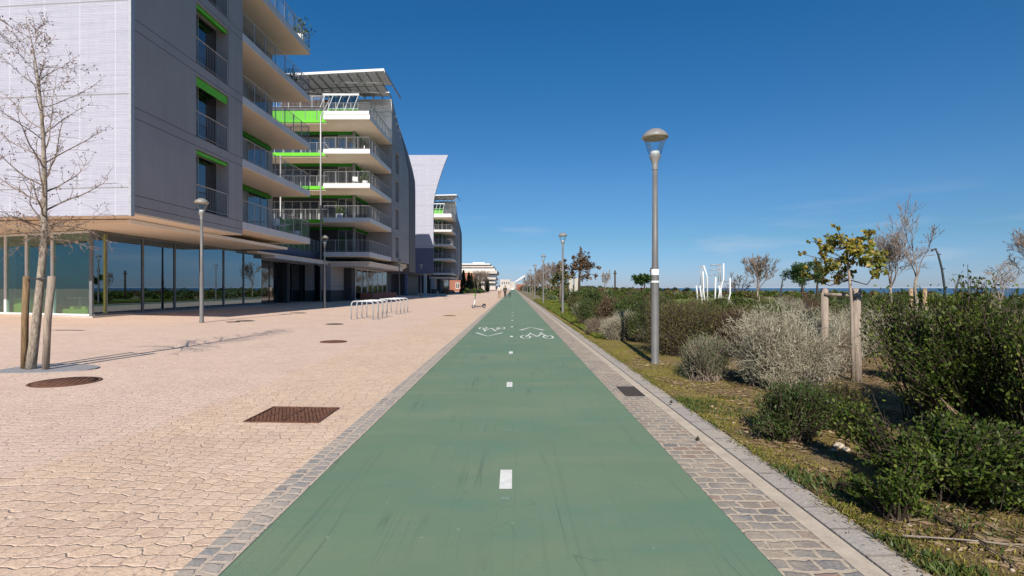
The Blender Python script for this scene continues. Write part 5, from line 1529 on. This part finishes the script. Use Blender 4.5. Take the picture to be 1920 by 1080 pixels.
def lateral(f, an, elev, L, droop, rr=None):
    p, r = trunk_at(f)
    r = (rr or r * .42)
    d = np.array([math.cos(an) * math.cos(elev), math.sin(an) * math.cos(elev), math.sin(elev)])
    n = 8
    for i in range(n):
        d = d + g.normal(0, .10, 3); d[2] += droop; d /= np.linalg.norm(d)
        q = p + d * L / n
        segs.append((p, q, max(.0035, r * (1 - .8 * i / n)), max(.003, r * (1 - .8 * (i + 1) / n))))
        p = q
        if i >= 1:
            for _ in range(g.integers(1, 4)):
                dd = d + g.normal(0, .75, 3); dd[2] += .25 if droop >= 0 else 0; dd /= np.linalg.norm(dd)
                l2 = L * g.uniform(.10, .34); pp = p.copy(); rr2 = max(.0035, r * .35)
                for j in range(3):
                    dd = dd + g.normal(0, .22, 3); dd[2] += .06 if droop >= 0 else -.02; dd /= np.linalg.norm(dd)
                    qq = pp + dd * l2 / 3
                    segs.append((pp, qq, rr2 * (1 - .25 * j), rr2 * (.75 - .25 * j)))
                    pp = qq
                    if g.uniform() < .5:
                        d3 = dd + g.normal(0, .8, 3); d3 /= np.linalg.norm(d3); q3 = pp + d3 * g.uniform(.03, .09)
                        segs.append((pp, q3, .0028, .0022)); tips.append((q3, d3))
                tips.append((pp, dd))
    tips.append((p, d))
an = 0
for k in range(38):
    f = .40 + .58 * (k / 38) ** .95
    an += 2.4 + g.uniform(-.3, .3)
    lateral(f, an, g.uniform(.35, .85), (1.30 - 1.55 * (f - .40)) * g.uniform(.75, 1.15), .045)
low = []
for k in range(13):
    lateral(.345 + .02 * (k % 3), k * 2.4 + g.uniform(-.3, .3), g.uniform(.25, .75), g.uniform(.65, 1.15), -.075, .012)
half = len(segs)
hi = [s for s in segs]
mesh_obj('crown', seg_mesh('crown', [(s[0] - o_, s[1] - o_, s[2], s[3]) for s in hi], M['twig']), st)
tc = np.array([t[0] for t in tips]) - o_; td = np.array([t[1] for t in tips])
ii = np.repeat(np.arange(len(tc)), 3)
sel = g.uniform(0, 1, len(ii)) < .26
ii = ii[sel]
mesh_obj('buds', quads_mesh('buds', leaf_quads(g, tc[ii] + g.normal(0, .012, (len(ii), 3)), td[ii], .036, .02, .6), M['bud']), st)
def stake(label, pts, r, mat='stake', group=None, n=10):
    mb = MB().tube(pts, r, n)
    return tag(mb.build('tree_stake', M[mat]), label, 'stake', group)
stake('dark brown timber stake left of the bare street tree trunk', [tpt(43, 699, .05), tpt(44, 600, .05), tpt(47, 518, .05)], [.050, .048, .046], 'dark_stake')
rst = stake('pale brown timber stake right of the bare street tree trunk', [tpt(83, 693, -.05), tpt(87, 600, -.05), tpt(95, 518, -.05)], [.050, .050, .056], 'grey_stake')
tag(MB().tube([tpt(48, 524, .05), tpt(72, 522, -.09), tpt(94, 523, -.05)], .012, 6).build('tie_strap', M['dark_metal']), 'dark strap tying the street tree trunk to its stakes', 'strap')
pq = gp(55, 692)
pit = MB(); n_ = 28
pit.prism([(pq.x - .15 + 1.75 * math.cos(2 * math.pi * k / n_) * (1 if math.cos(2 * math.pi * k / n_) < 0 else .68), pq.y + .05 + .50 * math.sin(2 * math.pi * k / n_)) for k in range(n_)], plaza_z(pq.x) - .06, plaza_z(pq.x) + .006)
po = pit.build('tree_pit', noisy('shadow_toned_gravel', (.22, .215, .22), (.33, .32, .32), 30, .9, .1, 0, .5, 60, coord='pos')); tag(po, kind='structure')  # pit gravel kept darker and bluish: shadow painted into its colour
# trees described by clumps of foliage
def clump_tree(name, label, Y, trunk, r, clumps, leaf, lw_, mat, seed, tmat='bark', tw='twig', group=None, per=1.0, depth=.8, spread=.9, puff=1.0):
    g = np.random.default_rng(seed)
    s = Y / FPX
    pts = [np.array(at(px, py, Y)) for px, py in trunk]
    pts[0][2] = 0
    t = thing(name, label, 'tree', tuple(pts[0]), 0, group)
    o = np.array(world_loc(t))
    MB().tube(pts, [r * (1 - .55 * k / (len(pts) - 1)) for k in range(len(pts))], 8).build('trunk', M[tmat], t)
    segs, cs, ax = [], [], []
    for px, py, rp, n in clumps:
        c = np.array(at(px, py, Y)); c[1] += g.normal(0, depth * .5)
        j = min(range(len(pts)), key=lambda k: np.linalg.norm(pts[k] - c) + (2 * s * 30 if pts[k][2] > c[2] else 0))
        j = max(j, len(pts) // 2)
        a = pts[j]; m_ = a * .5 + c * .5 + np.array([0, 0, -.1]) * np.linalg.norm(c - a) + g.normal(0, .03, 3)
        segs += [(a, m_, r * .35, r * .25), (m_, c, r * .25, r * .14)]
        k = max(4, int(n / 7))
        tipsd = unit(g.normal(0, 1, (k, 3)))
        tp_ = c + tipsd * rp * puff * s * g.uniform(.3, 1.0, (k, 1))
        for q in tp_: segs.append((c, q, r * .10, r * .05))
        w = g.integers(0, k, int(n * per))
        cs.append(tp_[w] + g.normal(0, rp * s * .22, (int(n * per), 3))); ax.append(tipsd[w])
    mesh_obj('branches', seg_mesh('branches', [(a - o, b - o, max(c_, .004), max(d_, .003)) for a, b, c_, d_ in segs], M[tw]), t)
    mesh_obj('crown', quads_mesh('crown', leaf_quads(g, np.concatenate(cs) - o, np.concatenate(ax), leaf, lw_, spread), M[mat]), t)
    return t
clump_tree('young_tree', 'small young tree with yellow and orange autumn leaves between two weathered posts', 7.35, [(1598, 715), (1597, 640), (1595, 570), (1592, 525), (1588, 490), (1586, 465)], .028,
           [(1557, 429, 5, 8), (1589, 437, 6, 10), (1610, 436, 9, 26), (1519, 455, 6, 8), (1538, 452, 7, 12), (1572, 450, 13, 60), (1590, 460, 16, 70), (1628, 458, 15, 80), (1637, 468, 8, 30), (1604, 468, 13, 50), (1550, 470, 10, 26), (1546, 490, 12, 34), (1530, 476, 7, 10), (1512, 474, 6, 7),
            (1580, 484, 14, 60), (1606, 486, 12, 50), (1625, 490, 14, 64), (1562, 502, 13, 44), (1590, 508, 15, 60), (1612, 508, 13, 50), (1545, 515, 9, 20), (1628, 512, 9, 28), (1595, 525, 9, 22), (1570, 522, 8, 18)], .068, .046, 'yellow_leaf', 51, 'grey_stake', 'dark_twig', per=2.3, puff=1.7, depth=.5)
tsu = thing('tree_support', 'two weathered timber posts joined by a horizontal rail, holding the yellow leaved tree', 'tree support', gr(1607, 722))
MB().tube([gz(1607, 724, .0), tuple(at(1604, 630, 7.5)), tuple(at(1605, 541, 7.5))], [.062, .058, .056], 10).build('post', M['grey_stake'], tsu)
b1 = at(1545, 541, 7.7)
MB().tube([(b1.x - .0, b1.y, 0), tuple(b1)], [.055, .052], 10).build('post', M['grey_stake'], tsu)
MB().tube([tuple(at(1545, 552, 7.66)), tuple(at(1606, 554, 7.44))], .026, 8).build('rail', M['grey_stake'], tsu)
# right hand bare trees
def pole_tree(px, y): return ((px - VX) * y / FPX, y, 0)
bare_tree('tall bare tree with a forked crooked top rising between twin pale stakes', pole_tree(1716, 14.5), 4.1, 1.75, 61, 4, .045, .34, .26, 'twig', 'bark', None, 'bare_tree', 3, .86, .2, .005)
for px, lab in ((1706, 'pale stake left of the tall forked bare tree'), (1732, 'pale stake right of the tall forked bare tree')):
    q = at(px, 541, 14.3); stake(lab, [(q.x, q.y, 0), tuple(q)], [.055, .05], 'stake')
bare_tree('bare tree with a dense rounded twiggy crown behind the yellow tree', pole_tree(1668, 24), 4.5, 1.45, 62, 5, .075, .42, .16, 'twig', 'bark', None, 'bare_tree', 6, 1.0, .14, .006)
bare_tree('small pale bare sapling between short twin stakes', pole_tree(1872, 17), 2.3, 1.0, 63, 4, .035, .7, .02, 'pale_twig', 'pale_twig', None, 'bare_tree', 5, .6, .2, .006)
for px, lab in ((1826, 'short pale stake left of the pair beside the small pale sapling'), (1839, 'short pale stake right of the pair beside the small pale sapling')):
    q = at(px, 551, 17); stake(lab, [(q.x, q.y, 0), tuple(q)], [.05, .045], 'stake')
bare_tree('bare twiggy tree cut off by the picture edge at the seaward side', pole_tree(1930, 19), 3.6, 1.5, 64, 5, .06, .45, .12, 'twig', 'bark', None, 'bare_tree', 6, .85, .15, .006)
bare_tree('round bare tree standing before the sea beyond the white sculpture', pole_tree(1420, 38), 3.5, 1.2, 65, 5, .07, .36, .2, 'twig', 'bark', None, 'bare_tree', 6, .95, .12, .010)
bare_tree('small bare tree just beyond the white sculpture', pole_tree(1384, 42), 2.6, .6, 66, 4, .06, .5, .15, 'russet_leaf', 'twig', None, 'bare_tree', 5, .8, .14, .012)
bare_tree('slim bare tree standing deep in the bed left of the nearest lamp', pole_tree(1134, 55), 3.2, 1.2, 68, 4, .05, .25, .3, 'twig', 'twig', None, 'bare_tree', 4, .9, .1, .012)
clump_tree('leafy_tree', 'sparse dark leaved tree close beside the second lamp', 36, [(1085, 560), (1086, 530), (1087, 505), (1089, 485), (1088, 462)], .10,
           [(1092, 488, 13, 230), (1080, 498, 11, 160), (1098, 500, 11, 130), (1112, 496, 9, 80), (1126, 498, 5, 22), (1089, 474, 7, 60), (1074, 512, 10, 110), (1103, 516, 9, 60), (1062, 500, 8, 60), (1054, 492, 6, 30), (1048, 502, 7, 40), (1094, 520, 8, 60), (1120, 515, 6, 22), (1075, 480, 6, 26), (1104, 480, 6, 20)], .26, .12, 'russet_leaf', 71, 'dark_twig', 'dark_twig', per=.85)
clump_tree('leafy_tree', 'brownish tree behind the second lamp, left of the dark leaved tree', 44, [(1050, 560), (1051, 530), (1052, 510), (1052, 490)], .10,
           [(1052, 515, 11, 120), (1044, 520, 9, 100), (1060, 520, 10, 110), (1052, 496, 7, 50), (1040, 530, 10, 120), (1058, 532, 10, 120)], .28, .14, 'olive_leaf', 72, 'twig', 'twig')
def pine(label, px0, py0, w, h, Y, seed, name='pine_tree', mat='pine_leaf'):
    g = random.Random(seed)
    cl = []
    for k in range(16):
        a = g.uniform(-1, 1); b = g.uniform(-.9, 1)
        if abs(a) ** 2 + max(0, -b) ** 2 > 1.0: continue
        cl.append((px0 + a * w * .42, py0 - b * h * .42, w * .17, 130))
    return clump_tree(name, label, Y, [(px0, 565), (px0, 540), (px0 + 1, py0 + h * .3), (px0, py0)], .11, cl, .30 * Y / 45, .085 * Y / 45, mat, seed, 'dark_twig', 'dark_twig', depth=w * Y / FPX * .5)
pine('round dark green pine before the sea, behind the yellow tree', 1503, 515, 60, 44, 42, 81)
pine('yellowish rounded small tree beside the dark pine', 1531, 516, 30, 32, 46, 82, 'leafy_tree', 'olive_leaf')
pine('small flat topped pine just left of the nearest lamp pole', 1208, 525, 34, 18, 58, 83)
# far rows of bare trees and cypresses
ft = bare_tree('bare brownish tree in the far row along the path', (6.2, 78, 0), 5.2, 1.6, 91, 4, .11, .45, .16, 'twig', 'twig', 'bare trees in the far row along the path', 'bare_tree', 5, 1.7, .14, .022)
rr = random.Random(4)
for k in range(22):
    c = copy_tree(ft)
    y = 88 + k * 10 + rr.uniform(-4, 4)
    c.location = (5.2 + rr.uniform(0, 4 + k * .22), y, 0); c.rotation_euler = (0, 0, rr.uniform(0, 6)); f = rr.uniform(.8, 1.2); c.scale = (f, f, f)
for k, px in enumerate((896, 904, 908)):
    c = copy_tree(ft); c.location = ((px - VX) * 140 / FPX, 140 + 3 * k, .1); c.rotation_euler = (0, 0, k * 2.0); c.scale = (1, 1, 1.15)
    c['label'] = 'bare pinkish tree beside the cypresses before the white office block'; c['group'] = 'bare trees beside the cypresses'
def cypress(seed):
    g = np.random.default_rng(seed)
    t = thing('cypress_tree', 'narrow dark cypress in the row before the red and white far buildings', 'tree', (0, 0, 0), 0, 'cypresses in a row')
    MB().tube([(0, 0, -.1), (0, 0, .9)], [.12, .10], 8).build('trunk', M['dark_twig'], t, True)
    n = 1500
    z = g.uniform(.3, 5.2, n); rad = .62 * np.sin(np.clip((z - .1) / 5.2, 0, 1) ** .6 * np.pi) ** .7 * g.uniform(.55, 1.1, n)
    an = g.uniform(0, 6.283, n)
    c = np.stack([rad * np.cos(an), rad * np.sin(an), z], 1)
    mesh_obj('crown', quads_mesh('crown', leaf_quads(g, c, np.tile(np.array([0, 0, 1.]), (n, 1)), .45, .15, .4), M['cypress_leaf']), t)
    return t
c0_ = cypress(5)
for k, (px, y, f) in enumerate(((869, 128, 1.12), (879, 134, 1.05), (884, 136, 1.0), (893, 146, 1.0), (899, 146, .85), (912, 150, .9), (915, 152, .8))):
    c = c0_ if k == 0 else copy_tree(c0_)
    c.location = ((px - VX) * y / FPX, y, .15); c.scale = (f, f, f); c.rotation_euler = (0, 0, k)
# hedge strip under the cypresses
far_mass('hedge', 26, (-16, -8.5), (118, 140), ['cypress_leaf', 'mid_leaf'], 12, None, (.6, 1.1))

# ------------------------------------------------------------------ other things on the seaward side
YS = 36.5
sc = thing('sculpture', 'white playground sculpture of bent poles and rungs on the lawn', 'sculpture', gr(1335, 577))
def sp(x, y): return tuple(at(1280 + x / 9, 470 + y / 9, YS))
def base0(p): return (p[0], p[1], .08)
for pts in ([(225, 590), (240, 700), (255, 830)], [(290, 590), (300, 700), (330, 860)], [(338, 350), (350, 690), (378, 860)], [(350, 250), (408, 430), (415, 960)], [(552, 450), (540, 880)], [(605, 590), (622, 680), (570, 870)], [(795, 460), (797, 720), (745, 880)], [(685, 215), (685, 470), (640, 640), (640, 900)]):
    q = [sp(*p) for p in pts]; q[-1] = (q[-1][0], q[-1][1], .05)
    MB().tube(q, .052, 10).build('bent_pole', M['white_steel'], sc)
for y, x0, x1 in ((245, 460, 640), (325, 450, 650), (410, 440, 560)):
    MB().tube([sp(x0, y), sp(x1, y - 6)], .035, 8).build('rung', M['rail'], sc)
for x0, y0, y1 in ((605, 240, 520), (300, 250, 640)):
    ld = MB()
    ld.tube([sp(x0, y0), sp(x0 - 6, y1)], .03, 6); ld.tube([sp(x0 + 32, y0), sp(x0 + 30, y1)], .03, 6)
    for k in range(6):
        yy = y0 + (y1 - y0) * (k + .5) / 6; ld.tube([sp(x0 - 2, yy), sp(x0 + 31, yy - 8)], .022, 6)
    e_ = sp(x0 + 30, y1); ld.tube([e_, (e_[0], YS, .06)], .03, 6)
    ld.build('ladder', M['rail'], sc)
bs = at(1330, 572, 35.5); be = at(1382, 572, 35.5)
MB().box(bs.x, be.x, 35.0, 36.9, 0, .42).build('stone_base', M['plinth'], sc, bevel=.04)
for k in range(5):
    q = at(1385 + k * 6, 577, 34.5)
    mb = MB().ball((0, 0, .1), .22 - .02 * k, .2, .26 - .03 * k, 9, 6)
    mb.v = [(x + rs.uniform(-.03, .03), y + rs.uniform(-.03, .03), z + rs.uniform(-.03, .03)) for x, y, z in mb.v]
    o = mb.build('stone', M['rock']); o.location = (q.x, q.y, .05); tag(o, 'pale rock in the short line beside the white sculpture base', 'stone', 'pale rocks beside the sculpture')
for k, (pts, y, lab, r) in enumerate((([(1770, 590), (1769, 540), (1764, 505), (1757, 478), (1752, 466)], 33, 'taller dark curved steel pole leaning over the bed toward the sea', .075),
                                  ([(1786, 590), (1788, 555), (1793, 532), (1797, 515)], 36, 'shorter dark leaning steel pole beside the taller curved one', .065),
                                  ([(1461, 575), (1462, 551), (1465, 536), (1467, 523)], 52, 'small dark leaning pole before the sea, left of the pine', .10))):
    t = thing('curved_pole', lab, 'pole', (at(*pts[0], y).x, y, 0))
    q = [tuple(at(a, b, y)) for a, b in pts]; q[0] = (q[0][0], q[0][1], 0)
    MB().tube(q, [r * (1 - .35 * i / (len(q) - 1)) for i in range(len(q))], 8).build('pole', M['dark_metal'], t)
    a = Vector(q[-1]); d = -1 if k == 0 else 1
    MB().tube([a + Vector((-.05 * d, 0, -.02)), a + Vector((.22 * d, 0, -.10)), a + Vector((.24 * d, 0, -.2))], [.045, .07, .04], 8).build('spotlight', M['dark_metal'], t)
    for f in (.55, .75):
        i = int(f * (len(q) - 1)); b = Vector(q[i]); MB().tube([b, b + Vector((.17, 0, .05))], .035, 6).build('spotlight', M['dark_metal'], t)
for px, yt, y, lab in ((1153, 507, 60, 'thin dark post deep in the bed between the second lamp and the flat topped pine'), (1220.5, 502, 62, 'thin dark post right behind the flat topped pine')):
    q = at(px, yt, y); t = thing('post', lab, 'post', (q.x, y, 0))
    MB().tube([(q.x, y, 0), tuple(q)], .10, 8).build('shaft', M['dark_twig'], t); MB().box(q.x - .18, q.x + .18, y - .08, y + .08, q.z - .45, q.z - .3).build('crossbar', M['dark_twig'], t)
for px, lab in ((1071, 'white concrete slab standing upright, the left one beside the dark leaved tree'), (1081, 'white concrete slab standing upright, the right one beside the dark leaved tree')):
    q = at(px, 522, 46); tag(MB().box(q.x - .20, q.x + .16, 46, 46.5, 0, q.z).build('concrete_slab', M['cream'], bevel=.02), lab, 'slab')
q = gp(820.5, 553.5)
tag(MB().lathe([(0, 0), (.18, 0), (.16, .1), (.14, .75), (.10, .9), (0, .95)], q.x, q.y, 14).build('bollard', M['steel']), 'small grey bollard in the shade before the farthest block', 'bollard')
